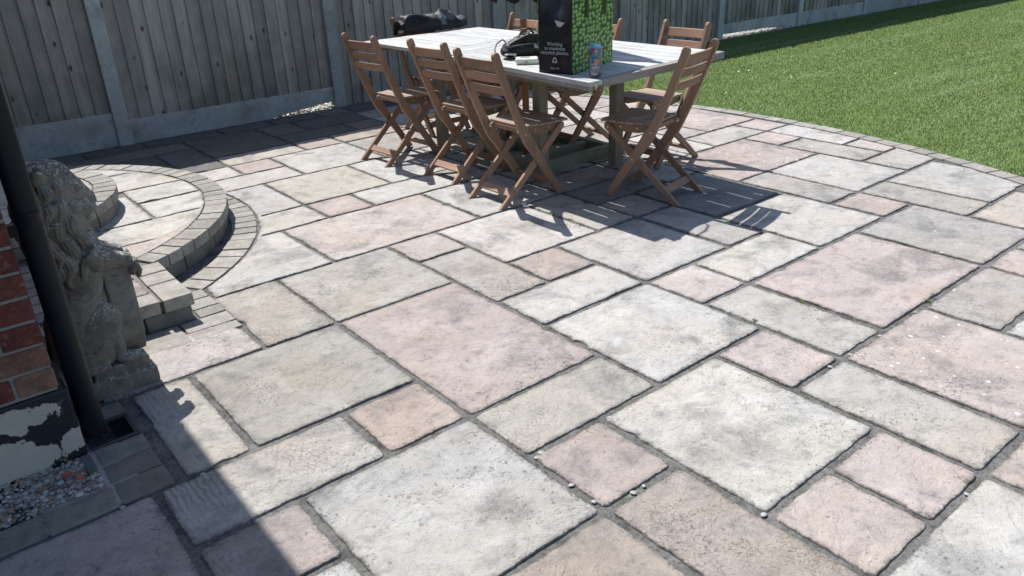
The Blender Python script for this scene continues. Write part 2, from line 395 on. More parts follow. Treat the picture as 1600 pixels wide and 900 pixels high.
# ------------------------------------------------------------------ ground, lawn, patio bed
def disc_sheet(name, c, r, x_min, z, mat, y0=-3.0, y1=6.77):
    a0 = math.asin((y0 - c[1]) / r) if abs(y0 - c[1]) < r else -math.pi / 2
    a1 = math.asin(min(1, (y1 - c[1]) / r))
    pts = [(c[0] + r * math.cos(a0 + (a1 - a0) * i / 90), c[1] + r * math.sin(a0 + (a1 - a0) * i / 90)) for i in range(91)]
    pts += [(x_min, y1), (x_min, y0)]
    mb = MB(); mb.v = [(x, y, z) for x, y in pts]; mb.f = [tuple(range(len(pts)))]
    return ob(name, mb.mesh(name, mat))
def grass_ground():
    t = NT("lawn_soil", .95, .1); p = t.pos()
    c = t.ramp(t.noise(p, 40, 6, .7), [(.3, (.10, .165, .042)), (.5, (.15, .235, .062)), (.72, (.19, .28, .085))])
    t.col(t.mix(t.ramp(t.noise(p, .9, 4), [(.4, 0), (.7, .5)]), c, (.10, .135, .04))); t.bump(t.noise(p, 90, 4, .7), .02, 1)
    return t.m
M_lawn = grass_ground()
mb = MB(); mb.v = [(-60, -60, -.04), (120, -60, -.04), (120, 160, -.04), (-60, 160, -.04)]; mb.f = [(0, 1, 2, 3)]
struct(ob('ground', mb.mesh('ground', M_lawn)))
mb = MB(); mb.v = [(-6, -4, -.018), (40, -4, -.018), (40, 6.765, -.018), (-6, 6.765, -.018)]; mb.f = [(0, 1, 2, 3)]
lawn = struct(ob('lawn', mb.mesh('lawn', M_lawn)))
patio = struct(disc_sheet('patio', LAWN_C, LAWN_R + .004, -5.9, -.0072, M_mortar))

# ------------------------------------------------------------------ paving slabs
SL = [(2,4,4,6,'W',.1,0),(3,4,6,7,'P',.1,0),(4,6,6,9,'P',.12,0),(2,4,7,9,'G',.1,.2),(1,3,6,7,'B',.1,.8),(1,2,5,6,'P',.1,.5),(1.28,2,7,9,'B',.05,.3),
 (1.02,3,9,10.14,'Q',.2,.2),(3,4,9,11,'B',.1,.5),(4,6,9,11,'G',.12,.2),(3,5,11,13,'W',.1,0),(5,8,11,13,'Q',.15,0),(6,7,10,11,'Q',.1,.2),
 (6,7,8,10,'B',.15,.2),(7,9,9,11,'W',.1,.1),(9,10,9,11,'B',.1,.1),(7,8,8,9,'P',.1,.2),(8,10,7,9,'W',.1,.1),(6,8,7,8,'W',.1,.2),(6,8,5,7,'W',.12,0),
 (4,6,5,6,'B',.12,.4),(4,5,4,5,'P',.12,.2),(5,7,3,5,'W',.1,.1),(4,5,2,4,'T',.1,.9),(2,4,2,4,'T',.1,.2),(5,6,2,3,'P',.12,.1),(6,7,2,3,'P',.12,.1),
 (7,8,2,4,'B',.15,.2),(7,8,4,5,'P',.12,.6),(5,7,0,2,'W',.15,.1),(7,8,1,2,'P',.25,0),(7,8,0,1,'B',.2,0),(8,10,2,4,'P',.62,0),(8,9,4,6,'B',.15,.1),
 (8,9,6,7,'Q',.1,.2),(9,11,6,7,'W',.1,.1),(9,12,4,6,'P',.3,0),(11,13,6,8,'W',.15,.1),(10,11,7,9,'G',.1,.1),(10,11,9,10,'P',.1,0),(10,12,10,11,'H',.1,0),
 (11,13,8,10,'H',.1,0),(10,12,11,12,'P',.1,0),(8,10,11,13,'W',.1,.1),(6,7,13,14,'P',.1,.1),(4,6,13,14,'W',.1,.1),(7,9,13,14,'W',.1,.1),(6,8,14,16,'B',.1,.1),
 (4,6,14,16,'W',.1,0),(8,10,14,16,'W',.1,0),(9,10,13,14,'B',.1,.1),(7,9,16,18,'W',.1,0),(6,7,17,18,'P',.1,.2),(5,7,16,17,'W',.1,0),(4,6,17,18,'W',.1,0),
 (6,8,18,19,'B',.15,.1),(8,9,18,19,'P',.1,.1),(9,11,16,18,'G',.2,.1),(9,11,18,19,'T',.1,0),(12,14,4,6,'G',.5,0),(13,14,6,7,'P',.2,.2),(14,15,5,7,'G',.35,0),
 (15,17,5,7,'W',.5,0),(14,16,3,5,'Q',.3,0),(12,13,2,4,'P',.3,0),(13,14,2,4,'B',.3,0),(10,12,3,4,'B',.45,.1),(10,12,1,3,'W',.4,.1),(8,10,0,2,'B',.3,0),
 (13,14,7,9,'G',.2,.1),(14,16,7,9,'W',.5,0),(13,16,9,11,'P',.72,0),(16,17,8,10,'B',.6,0),(16,18,7,8,'G',.5,0),(17,18,8,9,'Q',.6,0),(16,17,10,11,'P',.6,0),
 (17,18,9,11,'W',.55,0),(15,17,11,12,'W',.5,0),(17,18,11,12,'P',.7,0),(16,18,12,14,'P',.6,0),(15,16,12,13,'Q',.4,0),(14,15,11,13,'W',.4,0),
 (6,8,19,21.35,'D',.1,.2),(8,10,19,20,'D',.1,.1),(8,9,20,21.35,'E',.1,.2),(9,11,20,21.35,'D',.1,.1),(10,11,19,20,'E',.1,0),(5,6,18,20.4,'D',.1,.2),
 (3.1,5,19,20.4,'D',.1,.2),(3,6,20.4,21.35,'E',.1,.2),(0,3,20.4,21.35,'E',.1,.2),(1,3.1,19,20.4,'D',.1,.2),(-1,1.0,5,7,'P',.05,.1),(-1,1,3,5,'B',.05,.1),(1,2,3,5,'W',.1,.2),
 (0,2,1,3,'G',.1,.2),(2,4,0,2,'P',.1,.2),(4,5,0,2,'B',.1,.1)]
covered = set()
def cover(i0, i1, j0, j1):
    for i in range(int(math.floor(i0 + .3)), int(math.ceil(i1 - .3))):
        for j in range(int(math.floor(j0 + .3)), int(math.ceil(j1 - .3))): covered.add((i, j))
def ok_outside(x, y):  return math.hypot(x - LAWN_C[0], y - LAWN_C[1]) < LAWN_R - .115
for s in SL: cover(*s[:4])
rf = random.Random(3)
for j in range(-0, 21):
    for i in range(0, 20):
        if (i, j) in covered: continue
        x, y = gu(i + .5), gv(j + .5)
        if not ok_outside(x, y) or math.hypot(x - T1_C[0], y - T1_C[1]) < T1_R - .05 or (x < .95 and y > 2.4): continue
        best = (1, 1)
        for (a, b) in rf.sample([(2, 2), (2, 1), (1, 2), (2, 2), (3, 2)], 5):
            if all((i + p, j + q) not in covered and j + q < 21 for p in range(a) for q in range(b)): best = (a, b); break
        cover(i, i + best[0], j, j + best[1]); SL.append((i, i + best[0], j, j + best[1], rf.choice('WBPQGW'), .35, .1))
for (i0, i1, j0, j1, c, li, rv) in SL:
    x0, x1, y0, y1 = gu(i0), gu(i1), gv(j0), gv(j1)
    if i0 == 4 and j0 == 13: x0 = gu(4.2)
    poly = rect(x0, x1, y0, y1, (.0112 if y1 < 2.7 else .0085) + .005 * (rf.random() - .5)); full = area(poly)
    if any(math.hypot(x - RING_C[0], y - RING_C[1]) < RING_R for x, y in dense(poly, .06)): poly = cut_out(poly, RING_C, RING_R)
    if y1 > 4 and any(math.hypot(x - T1_C[0], y - T1_C[1]) < T1_R for x, y in dense(poly, .06)): poly = cut_out(poly, T1_C, T1_R + .012)
    if any(math.hypot(x - LAWN_C[0], y - LAWN_C[1]) > LAWN_R - .115 for x, y in dense(poly, .06)): poly = cut_in(poly, LAWN_C, LAWN_R - .115)
    if i0 == 3 and j0 == 11: poly = [(max(x, .918), y) for x, y in poly]
    if area(poly) < .004: continue
    make_slab(poly, COLS[c], patio, 0, li, rv)
# border strip of slabs along the foot of the fence
x = -.4
while x < 5.0:
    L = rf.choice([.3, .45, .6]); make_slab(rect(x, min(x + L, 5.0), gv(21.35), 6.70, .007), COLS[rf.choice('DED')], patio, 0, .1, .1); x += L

# ------------------------------------------------------------------ brick edgings
def ring_brick(c, r0, r1, a0, a1, z0, z1, parent, name='edging_brick', gap=.004, n=3, seed=0, mat=None):
    g0, g1 = gap / r0, gap / r1; j = lambda s=.0018: (random.random() - .5) * 2 * s
    jr0, jr1, jz = j(), j(.0022), j(.0015)
    inn = [(c[0] + (r0 + jr0) * math.cos(a), c[1] + (r0 + jr0) * math.sin(a)) for a in [a0 + g0 + (a1 - a0 - 2 * g0) * k / n for k in range(n + 1)]]
    out = [(c[0] + (r1 + jr1) * math.cos(a), c[1] + (r1 + jr1) * math.sin(a)) for a in [a0 + g1 + (a1 - a0 - 2 * g1) * k / n for k in range(n + 1)]]
    poly = out + inn[::-1]; cx = sum(p[0] for p in poly) / len(poly); cy = sum(p[1] for p in poly) / len(poly)
    mb = MB().prism([(p[0] - cx, p[1] - cy) for p in poly], z0, z1 + jz)
    o = ob(name, mb.mesh(name, mat or M_brick_paver), parent, (cx, cy, 0)); bevel(o, .0035, 2, 50); return o
def box_brick(x0, x1, y0, y1, z0, z1, parent, name='edging_brick', gap=.004, mat=None):
    j = lambda: (random.random() - .5) * .004
    cx, cy = (x0 + x1) / 2, (y0 + y1) / 2
    mb = MB().prism([(x0 + gap - cx + j(), y0 + gap - cy + j()), (x1 - gap - cx + j(), y0 + gap - cy + j()), (x1 - gap - cx + j(), y1 - gap - cy + j()), (x0 + gap - cx + j(), y1 - gap - cy + j())], z0, z1 + j() * .4)
    o = ob(name, mb.mesh(name, mat or M_brick_paver), parent, (cx, cy, 0)); bevel(o, .0035, 2, 50); return o
# curved border between paving and lawn
a = math.asin((-1.2 - LAWN_C[1]) / LAWN_R); a_end = math.asin((6.7 - LAWN_C[1]) / LAWN_R)
while a < a_end:
    L = rf.choice([.135, .13, .2, .15, .205, .14]); a2 = a + L / LAWN_R
    ring_brick(LAWN_C, LAWN_R - .105, LAWN_R, a, a2, -.05, .004, patio, n=2); a = a2
# bricks flush with the paving round the foot of the steps
a = R_(-57); 
while a < R_(9):
    L = rf.choice([.10, .105, .15, .1]); ring_brick(RING_C, 1.27, RING_R - .014, a, a + L / 1.4, -.05, .001, patio, n=2, gap=.005); a += L / 1.4
for (x0, x1, y0, y1) in [(.50,.70,2.93,3.125),(.70,.905,2.93,3.01),(.70,.905,3.01,3.125),(.79,.905,3.125,3.22),(.79,.905,3.22,3.33),(.79,.905,3.33,3.435),(.30,.50,2.905,3.125)]:
    box_brick(x0, x1, y0, y1, -.05, .001, patio, gap=.005)
# bricks beside the drain and edging the gravel strip
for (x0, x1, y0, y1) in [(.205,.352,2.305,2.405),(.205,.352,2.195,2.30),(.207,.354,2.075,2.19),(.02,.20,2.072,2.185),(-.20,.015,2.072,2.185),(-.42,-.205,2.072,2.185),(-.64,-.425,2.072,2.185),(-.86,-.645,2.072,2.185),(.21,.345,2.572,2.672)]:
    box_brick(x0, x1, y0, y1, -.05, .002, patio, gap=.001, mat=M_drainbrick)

# ------------------------------------------------------------------ semicircular garden steps
steps = thing('garden_steps', 'two tier semicircular garden steps of pale slabs edged with grey bricks', 'steps', (.19, 4.75, 0))
SP = Vector((.19, 4.75, 0))
def sub(o): o.location = Vector(o.location) - SP; return o
def half(c, r, n=48): return [(c[0] + r * math.cos(t), c[1] + r * math.sin(t)) for t in [R_(-89.5) + R_(179) * i / n for i in range(n + 1)]]
M_stepcore = conc_mat("step_mortar", (.20, .19, .175), .5, 12, .004)
mb = MB().prism(half(T1_C, T1_R - .022), -.03, .108).prism([(.17, 3.16), (.772, 3.16), (.772, 3.75), (.17, 3.75)], -.03, .1065).prism(half(T2_C, T2_R - .022), .1, .2275)
sub(ob('step_core', mb.mesh('step_core', M_stepcore), steps, (0, 0, 0)))
def ring_row(c, r0, r1, z0, z1, a0, a1, lens, name, mat=None):
    a = a0; k = 0
    while a < a1 - .02:
        L = rf.choice(lens); b = min(a1, a + L / r1)
        if a1 - b < .05 / r1: b = a1
        sub(ring_brick(c, r0, r1, a, b, z0, z1, steps, name, mat=mat)); a = b
inner_a = -math.acos((.80 - T1_C[0]) / T1_R)
ring_row(T1_C, T1_R - .117, T1_R, .064, .12, inner_a - .035, R_(88), [.1, .1, .105, .155, .1], 'edging_brick')
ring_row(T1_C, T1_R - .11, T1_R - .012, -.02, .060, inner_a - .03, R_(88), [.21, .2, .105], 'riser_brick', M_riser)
ring_row(T2_C, T2_R - .115, T2_R, .184, .24, R_(-85), R_(86), [.1, .1, .105, .15], 'edging_brick')
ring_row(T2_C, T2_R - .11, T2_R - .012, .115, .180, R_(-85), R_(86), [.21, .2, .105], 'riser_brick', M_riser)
for (x0, x1, y0, y1) in [(.66,.787,3.128,3.335),(.66,.787,3.335,3.47),(.66,.787,3.47,3.60),(.45,.655,3.13,3.255),(.24,.445,3.13,3.255),(.19,.24,3.13,3.255)]:
    sub(box_brick(x0, x1, y0, y1, .064, .12, steps))
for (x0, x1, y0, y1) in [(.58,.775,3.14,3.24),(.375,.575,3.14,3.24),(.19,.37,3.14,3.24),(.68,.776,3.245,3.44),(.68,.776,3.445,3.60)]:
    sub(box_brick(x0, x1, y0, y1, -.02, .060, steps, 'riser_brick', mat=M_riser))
for k in range(7): sub(box_brick(.2, .315, 3.265 + k * .105, 3.365 + k * .105, .064, .12, steps))
Rin = T1_R - .124
for (x0, x1, y0, y1, c) in [(.32,.655,3.262,3.47,'P'),(.32,.655,3.475,3.60,'Q'),(.32,1.3,3.62,3.93,'Q'),(.32,1.3,3.932,4.264,'C'),(.965,1.4,4.264,4.602,'C'),(.965,1.4,4.602,4.916,'C'),(.4,.965,4.264,4.80,'W'),(.4,1.4,4.916,5.35,'W'),(.3,1.3,5.35,5.9,'W')]:
    p = rect(x0, x1, y0, y1, .007)
    if y0 > 3.5: p = cut_in(p, T1_C, Rin)
    if area(p) < .006: continue
    sub(make_slab(p, COLS[c], steps, .117, .08, .1, th=.03))
sub(make_slab(cut_in(rect(.2, .9, 4.2, 5.4, .0), T2_C, T2_R - .12), COLS['W'], steps, .237, .08, .1))

# ------------------------------------------------------------------ fence
fence = thing('garden_fence', 'tall weathered featheredge fence with grey concrete posts along the far side', 'fence', (1.46, 6.8, 0))
FO = Vector((1.46, 6.8, 0))
post_x = [-4.36 + 1.0, -.47, 1.46, 3.385, 5.31, 7.24, 9.17, 11.1, 13.03, 14.96, 16.9, 18.8, 20.7]
pm = MB().prism([(-.055, -.055), (.055, -.055), (.055, -.012), (.03, -.012), (.03, .012), (.055, .012), (.055, .055), (-.055, .055), (-.055, .012), (-.03, .012), (-.03, -.012), (-.055, -.012)], -.1, 1.80)
pmesh = pm.mesh('post', M_conc)
for x in post_x: bevel(ob('post', pmesh, fence, Vector((x, 6.8, 0)) - FO), .008, 2, 50)
nv = 5; bmeshes = {}
def board_mesh(z0, var):
    k = (round(z0, 2), var)
    if k not in bmeshes:
        r = random.Random(var); wd = .118; lean = (r.random() - .5) * .004
        # wedge section: thick on the left edge, thin on the right
        prof = [(-wd / 2, 0), (wd / 2, .008), (wd / 2, .013), (-wd / 2, .016)]
        bmeshes[k] = MB().add([(x + lean * (0 if zi == 0 else 1), y + .001 * r.random(), z) for zi, z in enumerate((z0, z0 + .55, z0 + 1.1, 1.77)) for x, y in prof],
            [(3, 2, 1, 0), (12, 13, 14, 15)] + [(q * 4 + i, q * 4 + (i + 1) % 4, (q + 1) * 4 + (i + 1) % 4, (q + 1) * 4 + i) for q in range(3) for i in range(4)]).mesh('board', M_fence)
    return bmeshes[k]
for bi in range(1, len(post_x) - 1):
    xa, xb = post_x[bi] + .05, post_x[bi + 1] - .05
    if bi in (3, 4, 5): z0 = -.03; gb = None
    else: gb = .255 if bi == 1 else .185; z0 = gb - .012
    n = 17; pitch = (xb - xa) / n
    for k in range(n):
        o = ob('board', board_mesh(z0, random.randrange(nv)), fence, Vector((xa + (k + .5) * pitch, 6.778 - .004 * random.random(), 0)) - FO)
        o.rotation_euler = (0, (random.random() - .5) * .006, R_(3.2) + (random.random() - .5) * .02); o.scale = (.97 + .06 * random.random(), 1, 1)
    for zr in (.35, 1.0, 1.6):
        mb = MB().prism([(0, -.035), (.05, 0), (0, .035)], xa - .02, xb + .02, 'x'); 
        mb.v = [(x, y + 6.795, z + zr) for x, y, z in mb.v]
        ob('rail', mb.mesh('rail', M_fence), fence, -FO)
    if gb:
        if bi == 2: pl = [(xa - .02, -.05), (2.70, -.05), (2.72, .002), (xb - .04, .055), (xb + .02, .06), (xb + .02, gb), (xa - .02, gb)]
        elif bi == 6: pl = [(xa - .02, .05), (xa + 1.1, .04), (xa + 1.5, .0), (xa + 1.55, -.05), (xb + .02, -.05), (xb + .02, gb), (xa - .02, gb)]
        else: pl = [(xa - .02, -.05), (xb + .02, -.05), (xb + .02, gb), (xa - .02, gb)]
        bevel(ob('gravel_board', MB().prism(pl, 6.772, 6.818, 'y').mesh('gravel_board', M_gboard), fence, -FO), .006, 2, 50)

# ------------------------------------------------------------------ house corner
def brick_mat():
    t = NT("house_brick", .85, .2); p = t.pos(rnd=41); oi = t.n("ShaderNodeObjectInfo")
    base = t.ramp(oi.outputs['Random'], [(0, (.155, .045, .036)), (.35, (.18, .053, .042)), (.6, (.135, .042, .038)), (.86, (.165, .052, .042)), (.9, (.26, .15, .105)), (1, (.26, .15, .105))])
    n1 = t.noise(p, 14, 6, .7); n2 = t.noise(p, 110, 4, .7)
    c = t.mix(t.ramp(n1, [(.35, .8), (.58, 0)]), base, t.mix(1, base, (.42, .42, .5), 'MULTIPLY')); c = t.mix(t.ramp(t.noise(p, 32, 5, .7), [(.56, 0), (.70, .6)]), c, (.28, .17, .13)); c = t.mix(t.ramp(n2, [(.33, .6), (.46, 0), (.62, 0), (.75, .35)]), c, t.ramp(n2, [(.45, .03), (.55, .40)]))
    t.col(c); t.bump(t.math('ADD', n1, n2), .006, .8); return t.m
M_brick = brick_mat()
M_wallmortar = conc_mat("wall_mortar", (.30, .29, .27), .4, 18, .004)
def plinth_mat():
    t = NT("peeling_bitumen_paint", .6, .3); p = t.pos(); g = t.n("ShaderNodeSeparateXYZ"); t.L(p, g.inputs[0]); x, y, z = g.outputs
    n = t.noise(p, 9, 7, .62, .3); n2 = t.noise(p, 60, 4)
    def blob(cx, cz, rx, rz):
        dx = t.math('DIVIDE', t.math('SUBTRACT', x, cx), rx); dz = t.math('DIVIDE', t.math('SUBTRACT', z, cz), rz)
        return t.math('SUBTRACT', 1.0, t.math('SQRT', t.math('ADD', t.math('MULTIPLY', dx, dx), t.math('MULTIPLY', dz, dz))))
    bl = t.math('MAXIMUM', blob(.085, .185, .115, .050), t.math('MAXIMUM', blob(-.01, .065, .17, .075), t.math('MAXIMUM', blob(.17, .07, .06, .05), t.math('MAXIMUM', blob(-.45, .09, .22, .06), blob(-.95, .16, .2, .06)))))
    mask = t.ramp(t.math('ADD', t.math('MULTIPLY', bl, .55), t.math('ADD', t.math('MULTIPLY', t.math('SUBTRACT', n, .5), 1.25), t.math('MULTIPLY', t.math('SUBTRACT', t.noise(p, 70, 5, .75), .5), .35))), [(.10, 0), (.125, 1)])
    fl = t.ramp(t.noise(p, 34, 4, .7), [(.69, 0), (.705, 1)]); mask = t.math('MAXIMUM', mask, fl)
    c = t.mix(mask, t.mix(n2, (.010, .012, .017), (.03, .033, .04)), t.mix(t.noise(p, 14, 6, .7), (.52, .49, .44), (.30, .28, .25)))
    t.col(c); t.L(t.math('ADD', t.math('MULTIPLY', mask, .35), .45), t.b.inputs['Roughness'])
    t.bump(t.math('ADD', t.math('MULTIPLY', mask, -.8), t.math('MULTIPLY', n2, .4)), .007, .9); return t.m
M_plinth = plinth_mat()
M_white = plain("white_paint", (.78, .78, .76), .4, .4)
M_tile = conc_mat("roof_tile", (.20, .12, .09), .4, 10, .004)
house = thing('brick_house', 'red brick house corner with peeling black and white plinth and black drainpipe', 'house', (.19, 2.40, 0))
HO = Vector((.19, 2.40, 0))
def hp(name, mb, mat, parent=house, smooth=None):
    return ob(name, mb.mesh(name, mat, smooth), parent, -HO if parent is house else (0, 0, 0))
hp('wall', MB().box((-7, 2.412, .245), (.168, 10, 2.52)).prism([(-7, 2.52), (.168, 2.52), (-3.4, 4.6)], 2.4125, 10, 'y'), M_wallmortar)
bevel(hp('plinth', MB().box((-7, 2.40, -.05), (.19, 10.01, .244)), M_plinth), .006, 2)
bl_s, bl_h = .215, .065
bm_cache = {}
def bk(L):
    if L not in bm_cache: bm_cache[L] = MB().box((-L / 2, -.051, -.0325), (L / 2, .051, .0325)).mesh('brick', M_brick)
    return bm_cache[L]
for r in range(30):
    z = .255 + r * .075 + .0325; x = .172; first = True
    while x > -1.75:
        L = (.1025 if (r % 2 == 0 and first) else .215)
        o = ob('brick', bk(L), house, Vector((x - L / 2, 2.4565 + (random.random() - .5) * .002, z)) - HO); o.rotation_euler = (0, (random.random() - .5) * .008, 0)
        bevel(o, .004, 2); x -= L + .010; first = False
# brick courses of the side wall, joined (out of sight from the garden corner)
mb = MB()
for r in range(30):
    z = .255 + r * .075; y = 2.51 + (.0 if r % 2 == 0 else -.0); k = 0
    L0 = .215 if r % 2 == 0 else .1025; y = 2.515
    while y < 9.9:
        if not (4.2 < y < 5.45 and z < 2.3): mb.box((.10, y, z), (.172, min(9.95, y + L0), z + .065))
        y += L0 + .01; L0 = .215
o = hp('side_brick', mb, M_brick); o['kind'] = 'stuff'
hp('door', MB().box((.12, 4.36, .262), (.176, 5.24, 2.25)), M_white)
hp('door_handle', MB().tube([(.18, 4.45, 1.25), (.225, 4.45, 1.25), (.225, 4.56, 1.25)], .009, 8), M_steel)
# roof with overhanging eave
hp('roof', MB().prism([(.42, 2.49), (.42, 2.55), (-3.4, 4.76), (-7.4, 2.55), (-7.4, 2.49), (-3.4, 4.68)], 2.30, 10.2, 'y'), M_tile)
hp('fascia', MB().box((.395, 2.305, 2.36), (.418, 10.19, 2.488)), M_white)
gp = [(.425 + .045 + .048 * math.cos(R_(180 + 180 * i / 10)) - .045, 2.47 + .048 * math.sin(R_(180 + 180 * i / 10))) for i in range(11)]
hp('gutter', MB().prism(gp, 2.302, 10.195, 'y'), M_black)
# drainpipe with collars and brackets
PX, PY = .2315, 2.462
dp = hp('drainpipe', MB().tube([(PX, PY, .03), (PX, PY, 1.2), (PX, PY, 2.2), (PX + .02, PY - .01, 2.30), (.40, 2.44, 2.42), (.42, 2.44, 2.47)], .0345, 24), M_black, smooth=50)
for zc in (.752, 2.0):
    c = ob('collar', MB().lathe([(.0345, -.02), (.0362, -.02), (.0362, .012), (.0385, .016), (.0385, .026), (.0345, .028)], 24).mesh('collar', M_black, 40), dp, (PX, PY, zc))
    ob('bracket', MB().box((-.075, -.012, -.028), (-.033, .012, .008)).box((-.079, -.05, -.03), (-.066, .05, .012)).mesh('bracket', M_black), dp, (PX, PY, zc - .012))

# drain gully cover
gul = thing('drain_cover', 'small black plastic drain grate on the ground at the foot of the drainpipe', 'drain', (.275, 2.488, .0))
GO = (.275, 2.488)
fr = MB()
for a, b in (((-.072, -.078), (.072, -.066)), ((-.072, .066), (.072, .078)), ((-.072, -.0655), (-.060, .0655)), ((.058, -.0655), (.072, .0655))): fr.box((a[0], a[1], -.03), (b[0], b[1], .007))
bevel(ob('frame', fr.mesh('frame', plain("grate_frame_plastic", (.05, .055, .06), .4, .5)), gul), .0015)
ob('sump', MB().box((-.06, -.066, -.035), (.058, .066, -.0285)).mesh('sump', M_black), gul)
for k in range(9):
    y = -.055 + k * .0135
    ob('bar', MB().box((-.0595, y - .0028, -.012), (.0575, y + .0028, .002)).mesh('bar', M_black), gul)
ob('bar', MB().tube([(-.058, .06, .0005), (0, -.005, .0005), (.056, .045, .0005)], .003, 6).mesh('bar', M_black), gul)

# gravel strip by the plinth and pebbles behind the fence
def gravel_mat(bright=1.0):
    t = NT("gravel", .7, .3); c = t.attr("tint").outputs['Color']; p = t.pos(); t.col(t.mix(t.ramp(t.noise(p, 150, 3), [(.35, .35), (.6, 0)]), c, (.2, .18, .16))); return t.m
M_gravel = gravel_mat()
ICO = None
def pebbles(name, spots, size, palette, mat, seed=1):
    global ICO
    bm = bmesh.new(); bmesh.ops.create_icosphere(bm, subdivisions=1, radius=1); V0 = [v.co.copy() for v in bm.verts]; F0 = [tuple(v.index for v in f.verts) for f in bm.faces]; bm.free()
    r = random.Random(seed); vs = []; fs = []; cs = []
    for (x, y, z) in spots:
        s = size * (.5 + r.random() ** 2 * 1.1); M = Matrix.Translation((x, y, z)) @ Matrix.Rotation(r.random() * 6.3, 4, 'Z') @ Matrix.Rotation((r.random() - .5) * .9, 4, 'X') @ Matrix.Diagonal((s, s * (.55 + .4 * r.random()), s * (.4 + .3 * r.random()), 1))
        b = len(vs); c = r.choice(palette); f = .75 + .5 * r.random(); k = r.random() * 9
        for v in V0: vs.append(tuple(M @ (v * (1 + .22 * noise.noise(v * 1.6 + Vector((k, 0, 0)))))))
        cs += [(c[0] * f, c[1] * f, c[2] * f, 1)] * len(V0); fs += [tuple(i + b for i in q) for q in F0]
    me = bpy.data.meshes.new(name); me.from_pydata(vs, [], fs); me.update()
    a = me.color_attributes.new("tint", 'FLOAT_COLOR', 'POINT'); a.data.foreach_set('color', np.array(cs, dtype=np.float32).ravel())
    me.polygons.foreach_set('use_smooth', [True] * len(me.polygons)); me.set_sharp_from_angle(angle=R_(45))
    me.materials.append(mat); o = ob(name, me); o['kind'] = 'stuff'; return o
PAL = [(.40, .39, .37), (.33, .31, .28), (.26, .21, .17), (.45, .44, .42), (.30, .17, .12), (.22, .21, .20), (.36, .29, .23), (.4, .39, .37)]
rg = random.Random(5)
mb = MB(); mb.v = [(-6, 2.186, -.010), (.204, 2.186, -.010), (.204, 2.405, -.010), (-6, 2.405, -.010)]; mb.f = [(0, 1, 2, 3)]
struct(ob('gravel_bed', mb.mesh('gravel_bed', conc_mat("gravel_dirt", (.16, .145, .13), .5, 20, .006))))
sp = [(-.9 + 1.09 * rg.random() ** .8, 2.195 + .20 * rg.random(), -.003 + .010 * rg.random()) for _ in range(2600)]
g = pebbles('gravel', sp, .0082, PAL, M_gravel, 4); g['label'] = 'white and brown gravel strip along the foot of the house plinth'
for cx, tnt in ((.115, (.45, .10, .06)), (.138, (.42, .12, .07))):
    pass
mb = MB(); mb.v = [(-6, 6.83, -.028), (24, 6.83, -.028), (24, 10, -.028), (-6, 10, -.028)]; mb.f = [(0, 1, 2, 3)]
struct(ob('gravel_path', mb.mesh('gravel_path', conc_mat('gravel_path', (.46, .45, .42), .5, 30, .01))))
sp = [(x, 6.79 + 1.0 * rg.random(), -.02 + .03 * rg.random()) for x in [2.45 + 1.6 * rg.random() for _ in range(4500)]] + [(9.2 + 2.4 * rg.random(), 6.74 + .8 * rg.random(), -.02 + .03 * rg.random()) for _ in range(4500)]
g = pebbles('fence_gravel', sp, .014, [(.62, .61, .58), (.55, .53, .5), (.6, .58, .55), (.45, .36, .28)], M_gravel, 6)
g['label'] = 'pale sunlit gravel showing under the bottom of the fence'
tile = tag(ob('brick_chip', MB().box((-.011, -.006, -.004), (.011, .006, .005)).mesh('brick_chip', plain("red_chip", (.42, .10, .06), .8)), None, (.115, 2.315, .014)), 'larger red brick chip lying in the gravel by the plinth', 'stone'); tile.rotation_euler = (.2, .1, .4)
tile = tag(ob('brick_chip', MB().box((-.010, -.006, -.004), (.010, .006, .005)).mesh('brick_chip', plain("orange_chip", (.44, .13, .08), .8)), None, (.142, 2.275, .013)), 'smaller orange brick chip in the gravel nearer the paving', 'stone'); tile.rotation_euler = (-.1, .2, -.3)
tag(ob('slate_piece', MB().box((-.012, -.045, -.01), (.012, .045, .012)).mesh('slate_piece', plain("slate", (.10, .11, .12), .8)), None, (.178, 2.325, .008)), 'thin grey slate piece wedged by the drain bricks', 'stone')

# ------------------------------------------------------------------ lion statue
def stone_mat():
    t = NT("weathered_cast_stone", .92, .15); p = t.pos()
    n1 = t.noise(p, 9, 6, .65); n2 = t.noise(p, 70, 5, .7); n3 = t.noise(p, 30, 5, .7)
    c = t.ramp(n1, [(.3, (.11, .10, .088)), (.5, (.19, .178, .158)), (.7, (.26, .25, .23))])
    c = t.mix(t.ramp(n3, [(.34, .6), (.44, 0)]), c, (.11, .10, .09)); c = t.mix(t.ramp(n2, [(.33, .5), (.45, 0)]), c, (.05, .048, .045))
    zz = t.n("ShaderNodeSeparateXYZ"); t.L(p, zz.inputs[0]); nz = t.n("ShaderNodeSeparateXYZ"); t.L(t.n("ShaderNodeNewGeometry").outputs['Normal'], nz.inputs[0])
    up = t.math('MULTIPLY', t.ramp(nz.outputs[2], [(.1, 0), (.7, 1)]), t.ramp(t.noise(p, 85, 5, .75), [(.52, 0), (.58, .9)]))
    c = t.mix(up, c, (.58, .58, .56)); recess_geo = t.n("ShaderNodeNewGeometry")
    pt = t.ramp(recess_geo.outputs['Pointiness'], [(.42, .9), (.495, 0)]); c = t.mix(pt, c, (.06, .055, .048))  # grime darkens the recesses
    t.col(c); t.bump(t.math('ADD', n2, t.math('MULTIPLY', n3, .7)), .003, .6); return t.m
M_stone = stone_mat()
lion = thing('lion_statue', 'weathered grey stone seated lion statue resting its paw on a shield', 'statue', (.39, 2.80, 0))
LO = Vector((.39, 2.80, 0))
mb = MB().box((.288, 2.712, -.004), (.505, 2.905, .062)).box((.302, 2.726, .05), (.490, 2.892, .105))
